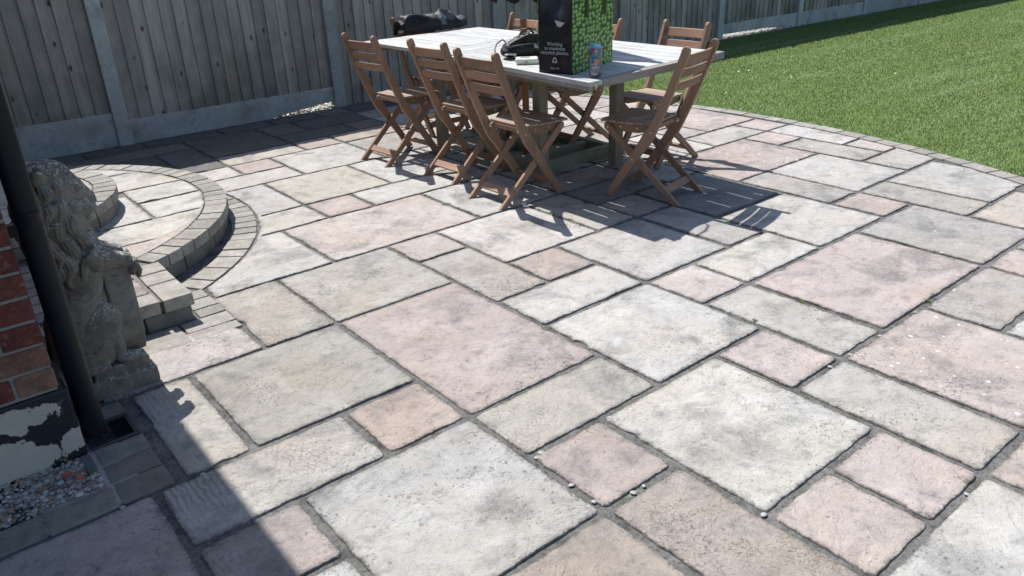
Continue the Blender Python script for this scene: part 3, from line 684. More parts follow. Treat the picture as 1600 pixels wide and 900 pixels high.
o = ob('plinth', mb.mesh('plinth', M_stone), lion, -LO)
md = o.modifiers.new('remesh', 'REMESH'); md.mode = 'VOXEL'; md.voxel_size = .006; sm = o.modifiers.new('smooth', 'SMOOTH'); sm.factor = .5; sm.iterations = 4
tx = bpy.data.textures.new('stone_wear', 'CLOUDS'); tx.noise_scale = .03
ds = o.modifiers.new('wear', 'DISPLACE'); ds.texture = tx; ds.strength = .007; ds.texture_coords = 'GLOBAL'
Y0 = 2.80
b = MB()
b.tube([(.285, Y0, .16), (.305, Y0, .28), (.335, Y0, .38), (.365, Y0, .47), (.375, Y0, .54)], [.09, .094, .088, .09, .085], 16); b.tube([(.34, Y0, .30), (.375, Y0, .40), (.39, Y0, .48)], [.06, .062, .07], 14)     # trunk
b.ell((.395, Y0, .33), (.050, .058, .15)); b.ell((.385, Y0, .49), (.078, .085, .085))                                    # chest
for s in (-1, 1):
    b.ell((.350, Y0 + s * .058, .235), (.078, .046, .122), (0, R_(34), 0)); b.ell((.325, Y0 + s * .05, .165), (.085, .05, .065))     # haunch
    b.tube([(.40, Y0 + s * .060, .215), (.405, Y0 + s * .062, .17), (.40, Y0 + s * .062, .125)], [.026, .024, .024], 12)
    b.ell((.43, Y0 + s * .066, .122), (.045, .028, .022))                       # hind paw
    for q in (-1, 0, 1): b.ell((.468, Y0 + s * .066 + q * .016, .119), (.016, .010, .014), n=8, mm=6)
b.ell((.325, Y0, .60), (.098, .098, .175), (0, R_(8), 0), 18, 12)              # mane mass
b.ell((.385, Y0, .535), (.058, .082, .075), (0, R_(15), 0))                      # mane on the chest
b.ell((.345, Y0, .735), (.088, .085, .088))                                     # skull and hair
b.ell((.345, Y0, .785), (.072, .072, .050))                                     # crown of hair
b.tube([(.375, Y0, .765), (.405, Y0, .735), (.445, Y0, .680), (.452, Y0, .665)], [.05, .040, .030, .022], 14)   # brow to nose
b.ell((.415, Y0, .675), (.052, .050, .042), (0, R_(22), 0))                     # muzzle
b.ell((.434, Y0 - .024, .662), (.030, .024, .019)); b.ell((.434, Y0 + .024, .662), (.030, .024, .019))   # jowls
b.ell((.454, Y0, .690), (.015, .024, .013), (0, R_(30), 0))                                     # nose
b.ell((.416, Y0, .626), (.032, .030, .014))                                     # chin
for s in (-1, 1):
    b.ell((.402, Y0 + s * .042, .755), (.036, .018, .014), (0, R_(32), R_(s * 18)))   # brow ridge
    b.ell((.410, Y0 + s * .043, .724), (.012, .012, .010), n=8, mm=6); b.ell((.408, Y0 + s * .046, .711), (.018, .010, .006), (0, R_(20), 0), 8, 6)              # eye
    b.ell((.388, Y0 + s * .052, .682), (.030, .024, .028))                          # cheek
    b.ell((.315, Y0 + s * .074, .790), (.024, .016, .030), (R_(s * -20), 0, 0), 10, 8)  # ear
rl = random.Random(11)
def lock(x, y, z, ln, nx, ny, r0=.0165, ph=0.0, fwd=0.0):
    """one wavy lock of the mane: a flat core carrying four ridged strands, tapering to a curl"""
    tx_, ty_ = -ny, nx; pts = []; wid = []
    for k in range(11):
        t = k / 10; wv = math.sin(t * 5.6 + ph) * .012 * (.5 + t)
        pts.append(Vector((x + tx_ * wv + fwd * t * ln, y + ty_ * wv, z - ln * t))); wid.append(r0 * (.75 + .45 * math.sin(min(1, t * 1.2 + .1) * math.pi)) * (1 - .62 * t * t))
    nrm = Vector((nx, ny, 0)); tan = Vector((tx_, ty_, 0))
    b.tube([p - nrm * .004 for p in pts], [w_ * .92 for w_ in wid], 8)
    for q in (-.8, -.27, .27, .8):
        b.tube([p + tan * (q * w_) + nrm * (w_ * (.78 - .5 * q * q) - .004) for p, w_ in zip(pts, wid)], [max(.0022, w_ * .27) for w_ in wid], 6)
for row, (zz, rx, ry, cx, n_) in enumerate([(.815, .056, .056, .338, 11), (.765, .080, .078, .330, 13), (.705, .092, .090, .322, 14), (.645, .096, .094, .320, 14), (.585, .094, .092, .326, 13), (.525, .086, .088, .338, 12)]):
    for k in range(n_):
        a_ = 2 * math.pi * (k + .5 * (row % 2)) / n_ + rl.random() * .12
        if math.cos(a_) > (.45 if row < 2 else .60 if row < 4 else .85): continue
        ca, sa = math.cos(a_), math.sin(a_)
        lock(cx + rx * ca, Y0 + ry * sa, zz + .015 * rl.random(), .085 + .03 * rl.random(), ca, sa, .0165 + .003 * rl.random(), row * 1.9 + k * .35 + rl.random() * .8, -.25 if row < 2 else .06)
for k in range(7):      # beard and chest locks
    lock(.408 + .008 * (k % 2), Y0 - .06 + .02 * k, .565 - .01 * (k % 3), .085, .9, (k - 3) * .12, .0125, k * 1.3, .35)
for s in (-1, 1):       # forelegs laid over the shield
    b.tube([(.385, Y0 + s * .066, .525), (.415, Y0 + s * .072, .490), (.465, Y0 + s * .064, .482), (.508, Y0 + s * .056, .462)], [.044, .038, .030, .027], 12)
    b.ell((.516, Y0 + s * .056, .440), (.020, .028, .034), (0, R_(18), 0))
    for q in (-1, 0, 1): b.tube([(.522, Y0 + s * .056 + q * .017, .450), (.530, Y0 + s * .056 + q * .018, .425), (.524, Y0 + s * .056 + q * .017, .402)], [.011, .0105, .007], 7)
b.tube([(.24, Y0 + .02, .12), (.25, Y0 - .06, .118), (.30, Y0 - .088, .116), (.36, Y0 - .085, .116)], [.02, .018, .016, .02], 10)   # tail
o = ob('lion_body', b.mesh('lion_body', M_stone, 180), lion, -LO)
md = o.modifiers.new('remesh', 'REMESH'); md.mode = 'VOXEL'; md.voxel_size = .0026; md.use_smooth_shade = True
sm = o.modifiers.new('smooth', 'SMOOTH'); sm.factor = .5; sm.iterations = 2
# heater shield standing on the plinth
sh = []
for k in range(25):
    t = -1 + 2 * k / 24; sh.append((t * .062, .106 + .10 * abs(t) ** 1.6 * 1.0 if True else 0))
poly = [(Y0 + y, z) for y, z in sh] + [(Y0 + .066, .30), (Y0 + .066, .455), (Y0 - .066, .455), (Y0 - .066, .30)]
mb = MB().prism(poly, .415, .502, 'x')
o = ob('shield', mb.mesh('shield', M_stone), lion, -LO)
md = o.modifiers.new('remesh', 'REMESH'); md.mode = 'VOXEL'; md.voxel_size = .0045; md.use_smooth_shade = True
sm = o.modifiers.new('smooth', 'SMOOTH'); sm.factor = .6; sm.iterations = 5

# ------------------------------------------------------------------ garden table (joined top, drooping near corner)
TX0, TX1, TY0, TY1 = 2.795, 3.895, 2.828, 5.20
def tz(x, y):
    a = max(0, min(1, (4.05 - y) / 1.2)) * max(0, min(1, (TX1 - x) / 1.1)); return .757 - .026 * a
table = thing('garden_table', 'long weathered grey slatted wooden table on square legs with chairs round it', 'table', (3.35, 4.05, 0))
TO = Vector((3.35, 4.05, 0))
def tboard(x0, x1, y0, y1, th, mat, name, long='y', dz=0.0):
    n = 5; mb = MB(); g = .003
    for k in range(n):
        t0, t1 = k / (n - 1), 0
        if long == 'y': ps = [(x0 + g, y0 + g + (y1 - y0 - 2 * g) * t0), (x1 - g, y0 + g + (y1 - y0 - 2 * g) * t0)]
        else: ps = [(x0 + g + (x1 - x0 - 2 * g) * t0, y1 - g), (x0 + g + (x1 - x0 - 2 * g) * t0, y0 + g)]
        (ax, ay), (bx, by) = ps
        mb.v += [(ax, ay, tz(ax, ay) - th), (bx, by, tz(bx, by) - th), (bx, by, tz(bx, by) + dz), (ax, ay, tz(ax, ay) + dz)]
    mb.f = [(0, 1, 2, 3), tuple(range(4 * n - 4, 4 * n))[::-1]] + [(q * 4 + i, (q + 1) * 4 + i, (q + 1) * 4 + (i + 1) % 4, q * 4 + (i + 1) % 4) for q in range(n - 1) for i in range(4)]
    o = ob(name, mb.mesh(name, mat), table, -TO); bevel(o, .002, 2); return o
nb = 11; pw = (TX1 - TX0) / nb
for k in range(nb):
    y0 = TY0 + (.052 if k > 0 else 0.0)
    tboard(TX0 + k * pw, TX0 + (k + 1) * pw, y0, 4.048, .024, M_ttop, 'top_board', dz=(random.random() - .5) * .0016)
tboard(TX0 + pw, TX1 + .003, TY0 - .002, TY0 + .051, .040, M_tedge, 'end_board', 'x')
for k in range(3): tboard(2.845, TX1, 4.052 + k * .1025, 4.052 + (k + 1) * .1025, .022, M_ttopx, 'top_board', 'x', dz=(random.random() - .5) * .0016)
x0 = 2.845; pw2 = (TX1 - x0) / 10
for k in range(10): tboard(x0 + k * pw2, x0 + (k + 1) * pw2, 4.362, TY1, .022, M_ttop, 'top_board', dz=(random.random() - .5) * .0016)
def tb(name, a, b_, mat, bv=.003): return bevel(ob(name, MB().box(a, b_).mesh(name, mat), table, -TO), bv)
tboard(TX0 + .002, TX0 + .032, TY0 + .004, 4.04, .044, M_tedge, 'edge_batten', dz=-.0245)
for yb in (3.05, 3.75): tb('cross_batten', (TX0 + .05, yb, .690), (TX1 - .03, yb + .06, .7065), M_trail)
for yb in (4.42, 5.02): tb('cross_batten', (2.87, yb, .700), (TX1 - .03, yb + .05, .733), M_trail)
legs = [(3.10, 3.56), (3.672, 3.47), (3.10, 4.64), (3.70, 4.60)]
for (lx, ly) in legs: tb('leg', (lx - .034, ly - .034, 0), (lx + .034, ly + .034, .689), M_tleg, .004)
tb('apron', (3.09, 3.60, .60), (3.118, 4.60, .688), M_trail); tb('apron', (3.665, 3.51, .60), (3.693, 4.56, .688), M_trail)
tb('apron', (3.138, 3.50, .60), (3.634, 3.528, .688), M_trail); tb('apron', (3.138, 4.60, .60), (3.66, 4.628, .688), M_trail)
tb('apron', (2.90, 2.93, .655), (2.93, 4.03, .7055), M_trail); tb('apron', (3.78, 2.93, .66), (3.81, 4.03, .7055), M_trail)

# timber frame round the parasol foot
base = thing('timber_frame', 'low greenish timber frame on the paving under the table', 'frame', (3.5, 4.0, 0))
BO = Vector((3.5, 4.0, 0))
for a, b_ in (((3.17, 3.66, .0), (3.88, 3.71, .075)), ((3.17, 4.26, .0), (3.88, 4.31, .075)), ((3.19, 3.711, .0), (3.24, 4.259, .07)), ((3.83, 3.711, .0), (3.88, 4.259, .07)), ((3.241, 3.90, .0), (3.829, 3.95, .06)), ((3.48, 3.951, .0), (3.53, 4.259, .06))):
    o = ob('beam', MB().box(a, b_).mesh('beam', M_green), base, -BO); bevel(o, .003)

# ------------------------------------------------------------------ parasol
PAR = (3.415, 4.07)
par = thing('parasol', 'half closed dark red and green parasol on a wooden pole through the table', 'parasol', (*PAR, 0))
ob('pole', MB().tube([(0, 0, .0), (0, 0, .45), (0, 0, .915)], .0235, 16).mesh('pole', M_pole, 50), par)
ob('upper_pole', MB().tube([(0, 0, .916), (0, 0, 1.6), (0, 0, 2.5)], .025, 16).mesh('upper_pole', plain("grey_sleeve", (.28, .29, .29), .5), 50), par)
def cloth_mat(name, c, rough=.8, sheen=0): 
    t = NT(name, rough, .25); p = t.pos(); n = t.noise(p, 12, 5); t.col(t.mix(t.ramp(n, [(.35, .5), (.65, 0)]), c, tuple(x * .5 for x in c))); t.bump(t.noise(p, 420, 2), .0006, .4); return t.m
M_red = cloth_mat("maroon_canvas", (.06, .016, .016)); M_grn = cloth_mat("dark_green_canvas", (.012, .04, .028))
for k in range(8):
    vs = []; nr, na = 10, 6
    for i in range(nr + 1):
        t = i / nr; z = 1.10 + (2.48 - 1.10) * t; rr = .25 * (1 - t) ** .8 + .03
        for j in range(na + 1):
            s = j / na; a_ = 2 * math.pi * (k + s) / 8 + .2; fold = 1 - .32 * math.sin(s * math.pi) * (1 - t * .6) + .02 * math.sin(7 * t + k)
            vs.append((rr * fold * math.cos(a_), rr * fold * math.sin(a_), z - (.075 * math.sin(s * math.pi) if i == 0 else .03 * math.sin(s * math.pi) if i == 1 else 0)))
    mb = MB(); mb.v = vs; mb.f = [(i * (na + 1) + j, i * (na + 1) + j + 1, (i + 1) * (na + 1) + j + 1, (i + 1) * (na + 1) + j) for i in range(nr) for j in range(na)]
    o = ob('canopy_panel', mb.mesh('canopy_panel', M_red if k % 2 else M_grn, 180), par); so = o.modifiers.new('thick', 'SOLIDIFY'); so.thickness = .003
    a_ = 2 * math.pi * k / 8 + .2
    ob('rib', MB().tube([(.285 * math.cos(a_) * .97, .285 * math.sin(a_) * .97, 1.09), (.02 * math.cos(a_), .02 * math.sin(a_), 2.45)], .006, 6).mesh('rib', M_steel), par)
ob('finial', MB().lathe([(.005, 2.46), (.03, 2.48), (.035, 2.52), (.02, 2.57), (.004, 2.6)], 14).mesh('finial', M_pole, 50), par)

# ------------------------------------------------------------------ folding chairs
def make_chair(label):
    t = thing('folding_chair', label, 'chair', group='wooden folding chairs round the table')
    yo = .172                                   # centre of the side posts
    cl = [(.215, 0), (.178, .06), (.14, .12), (.10, .178), (.06, .238), (.018, .300), (-.022, .358), (-.055, .415), (-.088, .48), (-.120, .55), (-.150, .625), (-.178, .70), (-.204, .765), (-.228, .83), (-.232, .845)]
    wd = [.050, .046, .044, .046, .050, .054, .066, .056, .047, .045, .044, .044, .045, .046, .046]
    lft, rgt = [], []
    for i, (x, z) in enumerate(cl):
        a_ = Vector(cl[max(0, i - 1)]); b_ = Vector(cl[min(len(cl) - 1, i + 1)]); d = (b_ - a_).normalized(); nrm = Vector((-d.y, d.x))
        lft.append((x + nrm.x * wd[i] * .5, z + nrm.y * wd[i] * .5)); rgt.append((x - nrm.x * wd[i] * .5, z - nrm.y * wd[i] * .5))
    d = (Vector(cl[-1]) - Vector(cl[-3])).normalized(); top = []
    for k in range(1, 6):
        an = math.pi * k / 6; c_ = Vector(cl[-1]); nrm = Vector((-d.y, d.x)); q = c_ + nrm * (.023 * math.cos(math.pi - an) * -1) * -1 + d * .023 * math.sin(an); top.append((q.x, q.y))
    lft = [(x, max(0, z)) for x, z in lft]; rgt = [(x, max(0, z)) for x, z in rgt]
    poly = rgt + top[::-1] + lft[::-1] if True else None
    # order the rounded top from the right side round to the left side
    tops = sorted(top, key=lambda p: (Vector(p) - Vector(rgt[-1])).length); poly = rgt + tops + lft[::-1]
    pm_ = MB().prism(poly, -.0115, .0115, 'y').mesh('side_post', M_cw[2])
    bolt = MB().prism([(.0052 * math.cos(q * math.pi / 4), .0052 * math.sin(q * math.pi / 4)) for q in range(8)], -.0015, .0015, 'y').mesh('bolt', M_steel)
    for s in (-1, 1):
        p = bevel(ob('side_post', pm_, t, (0, s * yo, 0)), .003)
        for (bx, bz) in ((.060, .238), (-.052, .405)): ob('bolt', bolt, p, (bx, s * .0125, bz))
    # rear legs, inside the posts, running up to the front of the seat
    dirv = Vector((.47, .415)).normalized(); nr = Vector((-dirv.y, dirv.x)); p0 = Vector((-.212, 0)); p1 = Vector((.248, .408))
    w2 = .021; pl = [p0 - nr * w2, p1 - nr * w2, p1 + dirv * .02, p1 + nr * w2, p0 + nr * w2]
    pl = [(q.x, q.y) for q in pl]; pl[0] = (-.185, 0); pl[4] = (-.240, 0) if False else (-.238, .0)
    lm = MB().prism(pl, -.010, .010, 'y').mesh('rear_leg', M_cw[2])
    for s in (-1, 1):
        p = bevel(ob('rear_leg', lm, t, (0, s * (yo - .0235), 0)), .003); ob('bolt', bolt, p, (.238, s * .0365 * 0 + s * .0112, .398))
    # curved seat rails
    zs = .432; rp = [(-.045, zs), (-.050, zs - .018), (-.020, zs - .038), (.05, zs - .052), (.12, zs - .055), (.19, zs - .050), (.245, zs - .030), (.272, zs - .008), (.272, zs)]
    rm = MB().prism(rp, -.010, .010, 'y').mesh('seat_rail', M_cw[0])
    for s in (-1, 1):
        p = bevel(ob('seat_rail', rm, t, (0, s * (yo - .046), 0)), .003)
        for bx in (.06, .165): ob('bolt', bolt, p, (bx, s * .0112, zs - .026))
    # seat slats
    for k in range(6):
        x0_ = -.040 + k * .0535; hw = .158 if k < 1 else .178 if k > 1 else .172
        if k == 0: hw = .155
        if k == 1: hw = .158
        sm_ = MB().box((-.024, -hw, 0), (.024, hw, .0135)).mesh('seat_slat', M_seat)
        bevel(ob('seat_slat', sm_, t, (x0_ + .024, 0, zs + .0005)), .003)
    # three back slats let into the posts, with a slight curve
    for k, (bx, bz, hh) in enumerate(((-.214, .795, .0265), (-.192, .725, .0235), (-.167, .655, .0235))):
        n = 7; mb = MB(); th = .0085
        for i in range(n):
            y = -yo + .010 + (2 * yo - .02) * i / (n - 1); cx = -.012 * (1 - (2 * i / (n - 1) - 1) ** 2); tl = .33
            for (dx, dz) in ((-th, -hh), (th, -hh), (th, hh), (-th, hh)): mb.v.append((cx + dx - dz * tl, y, dz))
        mb.f = [(0, 1, 2, 3)[::-1], tuple(range(4 * n - 4, 4 * n))] + [(q * 4 + i, q * 4 + (i + 1) % 4, (q + 1) * 4 + (i + 1) % 4, (q + 1) * 4 + i) for q in range(n - 1) for i in range(4)]
        bevel(ob('back_slat', mb.mesh('back_slat', M_cw[1]), t, (bx, 0, bz)), .0025)
    bevel(ob('stretcher', MB().box((-.022, -yo + .034, -.008), (.022, yo - .034, .008)).mesh('stretcher', M_cw[1]), t, (-.135, 0, .072)), .002).rotation_euler = (0, R_(-42), 0)
    bevel(ob('stretcher', MB().box((-.020, -yo + .012, -.008), (.020, yo - .012, .008)).mesh('stretcher', M_cw[1]), t, (.165, 0, .085)), .002).rotation_euler = (0, R_(58), 0)
    bevel(ob('hinge_bar', MB().box((-.012, -yo + .036, -.014), (.012, yo - .036, .012)).mesh('hinge_bar', M_cw[1]), t, (-.030, 0, zs - .016)), .002)
    for s in (-1, 1): ob('hinge_clip', MB().box((-.016, -.012, -.010), (.016, .012, .010)).mesh('hinge_clip', M_steel), t, (-.045, s * .128, zs - .016))
    return t
c0 = make_chair('wooden folding chair on the left of the table, nearest the camera')
c0.location = (2.79, 3.455, 0)
G = 'wooden folding chairs round the table'
dup(c0, (2.875, 4.065, 0), R_(2), 'wooden folding chair in the middle of the three along the left side of the table')
dup(c0, (2.79, 4.745, 0), R_(4), 'wooden folding chair on the left of the table, nearest the grey fence post')
dup(c0, (3.40, 2.885, 0), R_(103), 'wooden folding chair at the near right end of the table, its whole seat in shade')
dup(c0, (4.0, 3.385, 0), R_(180), 'wooden folding chair on the lawn side of the table with its seat half in sun')
dup(c0, (3.93, 4.08, 0), R_(170), 'wooden folding chair behind the green pea shopping bag, mostly hidden')
dup(c0, (3.80, 4.76, 0), R_(180), 'wooden folding chair behind the parasol pole on the far side of the table')
dup(c0, (3.46, 5.27, 0), R_(-90), 'wooden folding chair at the far end of the table under the crumpled black cover')

# ------------------------------------------------------------------ things on the table
ZT = .757
# reusable shopping bag: black gusset, pea print front
M_bagblack = NT("black_woven_plastic", .38, .5); _p = M_bagblack.pos(); M_bagblack.col((.010, .012, .017)); M_bagblack.bump(M_bagblack.math('ADD', M_bagblack.noise(_p, 9, 4), M_bagblack.math('MULTIPLY', M_bagblack.noise(_p, 300, 2), .08)), .012, .55); M_bagblack = M_bagblack.m
def pea_mat():
    t = NT("pea_print", .45, .4); tc = t.n("ShaderNodeUVMap"); v = tc.outputs['UV']
    def layer(sc, off):
        mp = t.n("ShaderNodeMapping"); mp.inputs['Location'].default_value = (off, off * 1.7, 0); t.L(v, mp.inputs[0])
        nd = t.n("ShaderNodeTexVoronoi", feature='F1', voronoi_dimensions='2D'); nd.inputs['Scale'].default_value = sc; nd.inputs['Randomness'].default_value = .62; t.L(mp.outputs[0], nd.inputs['Vector'])
        # printed highlight: offset from each cell centre
        sb = t.n("ShaderNodeVectorMath", operation='SUBTRACT'); t.L(mp.outputs[0], sb.inputs[0]); 
        sc_ = t.n("ShaderNodeVectorMath", operation='SCALE'); sc_.inputs[3].default_value = 1.0; t.L(nd.outputs['Position'], sc_.inputs[0]); t.L(sc_.outputs[0], sb.inputs[1])
        ad = t.n("ShaderNodeVectorMath", operation='ADD'); ad.inputs[1].default_value = (.0035, -.005, 0); t.L(sb.outputs[0], ad.inputs[0])
        ln = t.n("ShaderNodeVectorMath", operation='LENGTH'); t.L(ad.outputs[0], ln.inputs[0])
        return nd, ln.outputs['Value']
    n1, l1 = layer(42, 0.0)
    sx = t.n("ShaderNodeSeparateColor"); t.L(n1.outputs['Color'], sx.inputs[0])
    body = t.ramp(l1, [(.0, (.52, .66, .34)), (.0035, (.32, .52, .16)), (.009, (.17, .36, .075)), (.015, (.04, .14, .035))])
    body = t.mix(t.math('MULTIPLY', sx.outputs[0], .5), body, t.mix(1, body, (.6, .72, .5), 'MULTIPLY'))
    c = t.mix(t.ramp(n1.outputs['Distance'], [(.46, 0), (.56, 1)]), body, (.012, .045, .018))
    t.col(c); t.bump(t.noise(t.pos(), 14, 3), .006, .4); return t.m
M_pea = pea_mat()
bag = thing('shopping_bag', 'tall black shopping bag printed with green peas standing on the table', 'bag', (2.873, 3.032, tz(2.873, 3.032)))
bag.rotation_euler = (0, 0, R_(16))
BW, BD, BH = .44, .21, .41
def panel(name, f, nu, nv_, mat, flip=False, uv=None):
    vs = [f(i / nu, j / nv_) for j in range(nv_ + 1) for i in range(nu + 1)]
    fs = [(j * (nu + 1) + i, j * (nu + 1) + i + 1, (j + 1) * (nu + 1) + i + 1, (j + 1) * (nu + 1) + i) for j in range(nv_) for i in range(nu)]
    if flip: fs = [q[::-1] for q in fs]
    me = bpy.data.meshes.new(name); me.from_pydata(vs, [], fs); me.update()
    if uv:
        l = me.uv_layers.new(name='UVMap'); k = nu + 1
        for lp in me.loops: l.data[lp.index].uv = ((lp.vertex_index % k) / nu * uv[0], (lp.vertex_index // k) / nv_ * uv[1])
    me.polygons.foreach_set('use_smooth', [True] * len(me.polygons)); me.materials.append(mat)
    o = ob(name, me, bag); so = o.modifiers.new('thick', 'SOLIDIFY'); so.thickness = .0012; return o
nz_ = lambda a, b_, s: noise.noise(Vector((a * s, b_ * s, 2.3)))
def gus(t): return max(0, (t - .62) / .38)
panel('front_panel', lambda u, v: (u * BW, -.006 * math.sin(u * math.pi) * v + .008 * nz_(u * 3, v * 3, 1) * (0 < u < 1) , v * BH), 20, 20, M_pea, uv=(BW * .68, BH))
panel('back_panel', lambda u, v: (u * BW, BD + .008 * nz_(u * 3 + 9, v * 3, 1) * (0 < u < 1), v * BH), 16, 16, M_pea, True, uv=(BW * .68, BH))
def side(u, v, x, s):
    w_ = 1 - abs(2 * u - 1); return (x + s * (.072 * w_ * gus(v) ** 1.0 + .010 * nz_(u * 4, v * 5 + x, 1.3) * w_), u * BD, v * BH)
panel('side_panel', lambda u, v: side(u, v, 0, 1), 16, 24, M_bagblack, True)
panel('side_panel', lambda u, v: side(u, v, BW, -1), 16, 24, M_bagblack)
panel('bag_floor', lambda u, v: (u * BW, v * BD, .004), 2, 2, M_bagblack)
for x in (.135, .33): ob('handle', MB().box((x - .013, -.0125, .275), (x + .013, -.0095, .412)).mesh('handle', M_bagblack), bag)
for (x, y) in ((.135, -.007), (.33, -.007)): pass
ob('handle', MB().tube([(.135, -.006, .41), (.15, .0, .50), (.23, .01, .545), (.315, .0, .50), (.33, -.006, .41)], .006, 8).mesh('handle', M_bagblack, 60), bag)
M_fold = plain('pale_fold_edge', (.20, .21, .22), .4, .5)  # pale V edges along the gusset folds
M_print = plain("white_print", (.50, .50, .50), .6)
def text(body, size, loc, rot, parent, mat, name='lettering', align='CENTER'):
    cu = bpy.data.curves.new(name, 'FONT'); cu.body = body; cu.size = size; cu.align_x = align; cu.extrude = .0002
    o = bpy.data.objects.new(name, cu); COL.objects.link(o); dg = bpy.context.evaluated_depsgraph_get(); dg.update()
    me = bpy.data.meshes.new_from_object(o.evaluated_get(dg)); me.materials.clear(); me.materials.append(mat)
    COL.objects.unlink(o); bpy.data.objects.remove(o)
    r = ob(name, me, parent, loc); r.rotation_euler = rot; return r
sr = (R_(90), 0, R_(-90))       # reads on the gusset, facing -x
for k, s_ in enumerate(('Working', 'to maximise', 'recycled plastics.')): text(s_, .026, (-.0115, .103, .147 - k * .022), sr, bag, M_print)
text('bag for life', .013, (-.0115, .103, .028), sr, bag, M_print)
for k_, pl_ in enumerate(([(-.002, .0, .40), (.055, .06, .335), (.078, .105, .268)], [(-.002, .21, .40), (.055, .150, .335), (.078, .105, .268)])):
    ob('fold_edge', MB().tube(pl_, .0035, 6).mesh('fold_edge', M_fold, 60), bag)
rec = MB()
for k in range(3):              # recycling mark: three chasing arrows
    A = Matrix.Rotation(R_(120 * k), 4, 'Z')
    for pl in ([(-.010, -.012), (.005, -.012), (.005, -.007), (-.010, -.007)], [(.005, -.0155), (.0125, -.0095), (.005, -.0035)], [(-.0145, -.0085), (-.0105, -.0128), (-.006, -.006), (-.0105, -.0035)]):
        rec.prism(pl, 0, .0003, 'z', A)
r = ob('recycling_mark', rec.mesh('recycling_mark', M_print), bag, (-.0125, .103, .072)); r.rotation_euler = sr
text('reuse me', .022, (.075, -.0105, .022), (R_(90), 0, 0), bag, M_print)
ob('torn_patch', MB().prism([(.04, .262), (.10, .275), (.085, .245), (.065, .24)], -.013, -.0125, 'x').mesh('torn_patch', M_print), bag)

# drinks can
can = thing('drinks_can', 'tall blue drinks can with orange pattern standing beside the pea bag', 'can', (2.912, 2.905, tz(2.912, 2.905)))
def can_mat():
    t = NT("can_print", .28, .5); p = t.pos(obj=True); g = t.n("ShaderNodeSeparateXYZ"); t.L(p, g.inputs[0]); an = t.math('ARCTAN2', g.outputs[1], g.outputs[0])
    n = t.noise(p, 42, 3, .6, 1.5); n2 = t.noise(t.pos(obj=True, scale=(1, 1, .6)), 75, 2, .5, .8); n3 = t.noise(p, 30, 2, .5, 2)
    c = t.ramp(n, [(.35, (.02, .08, .22)), (.5, (.04, .19, .42)), (.62, (.10, .42, .55))])
    side_ = t.ramp(g.outputs[0], [(.0, 0), (.01, 1)])
    c = t.mix(t.ramp(n2, [(.52, 0), (.56, .95)]), c, (.50, .17, .05)); c = t.mix(t.ramp(n3, [(.58, 0), (.61, .9)]), c, (.33, .03, .06))
    c = t.mix(t.ramp(t.noise(p, 95, 2), [(.63, 0), (.66, .8)]), c, (.55, .5, .35))
    t.col(c); t.b.inputs['Metallic'].default_value = .45; return t.m
M_alu = plain("bare_aluminium", (.75, .76, .78), .3, .5, .9)
ob('body', MB().lathe([(.024, .001), (.0285, .006), (.033, .014), (.033, .148), (.0325, .150)], 28).mesh('body', can_mat(), 50), can)
ob('shoulder', MB().lathe([(.0328, .1495), (.0332, .150), (.027, .164), (.0278, .167), (.0278, .168), (.0262, .1675), (.025, .163)], 28).mesh('shoulder', plain("pale_blue_metal", (.20, .50, .58), .3, .5, .6), 50), can)
ob('lid', MB().lathe([(.0245, .1632), (.0250, .1645), (.002, .1645)], 24).box((-.004, -.012, .1645), (.004, .008, .167)).mesh('lid', M_alu, 40), can)
bcp = MB()
def cyl_patch(mb, a0, a1, z0, z1, r):
    n = 5; b0 = len(mb.v)
    for k in range(n + 1):
        a_ = a0 + (a1 - a0) * k / n; mb.v += [(r * math.cos(a_), r * math.sin(a_), z0), (r * math.cos(a_), r * math.sin(a_), z1)]
    mb.f += [(b0 + 2 * k, b0 + 2 * k + 2, b0 + 2 * k + 3, b0 + 2 * k + 1) for k in range(n)]
cyl_patch(bcp, R_(-165), R_(-110), .018, .055, .0333); ob('barcode_panel', bcp.mesh('barcode_panel', M_print), can)
bcp = MB(); rb = random.Random(2); a_ = -163
while a_ < -113: wd_ = rb.choice([1, 2, 3]); cyl_patch(bcp, R_(a_), R_(a_ + wd_), .024, .050, .0335); a_ += wd_ + rb.choice([1.2, 2, 3])
ob('barcode', bcp.mesh('barcode', M_black), can)

# white plastic box
wb = thing('plastic_box', 'small white plastic box with a dark slot lying on the table by the bag', 'box', (2.945, 3.49, tz(2.945, 3.49) + .0005), R_(-42))
bevel(ob('shell', MB().add([(-.058, -.042, 0), (.058, -.042, 0), (.058, .042, 0), (-.058, .042, 0), (-.066, -.05, .024), (.066, -.05, .024), (.066, .05, .024), (-.066, .05, .024), (-.060, -.045, .032), (.060, -.045, .032), (.060, .045, .032), (-.060, .045, .032)],
     [(3, 2, 1, 0), (8, 9, 10, 11)] + [(q * 4 + i, q * 4 + (i + 1) % 4, q * 4 + 4 + (i + 1) % 4, q * 4 + 4 + i) for q in (0, 1) for i in range(4)]).mesh('shell', plain("white_plastic", (.72, .73, .70), .35, .5)), wb), .004, 3, 25)
ob('slot', MB().box((-.032, -.006, .0322), (.018, .010, .0335)).mesh('slot', M_black), wb); ob('port', MB().box((-.006, -.0505, .012), (.004, -.0478, .017)).mesh('port', M_black), wb)

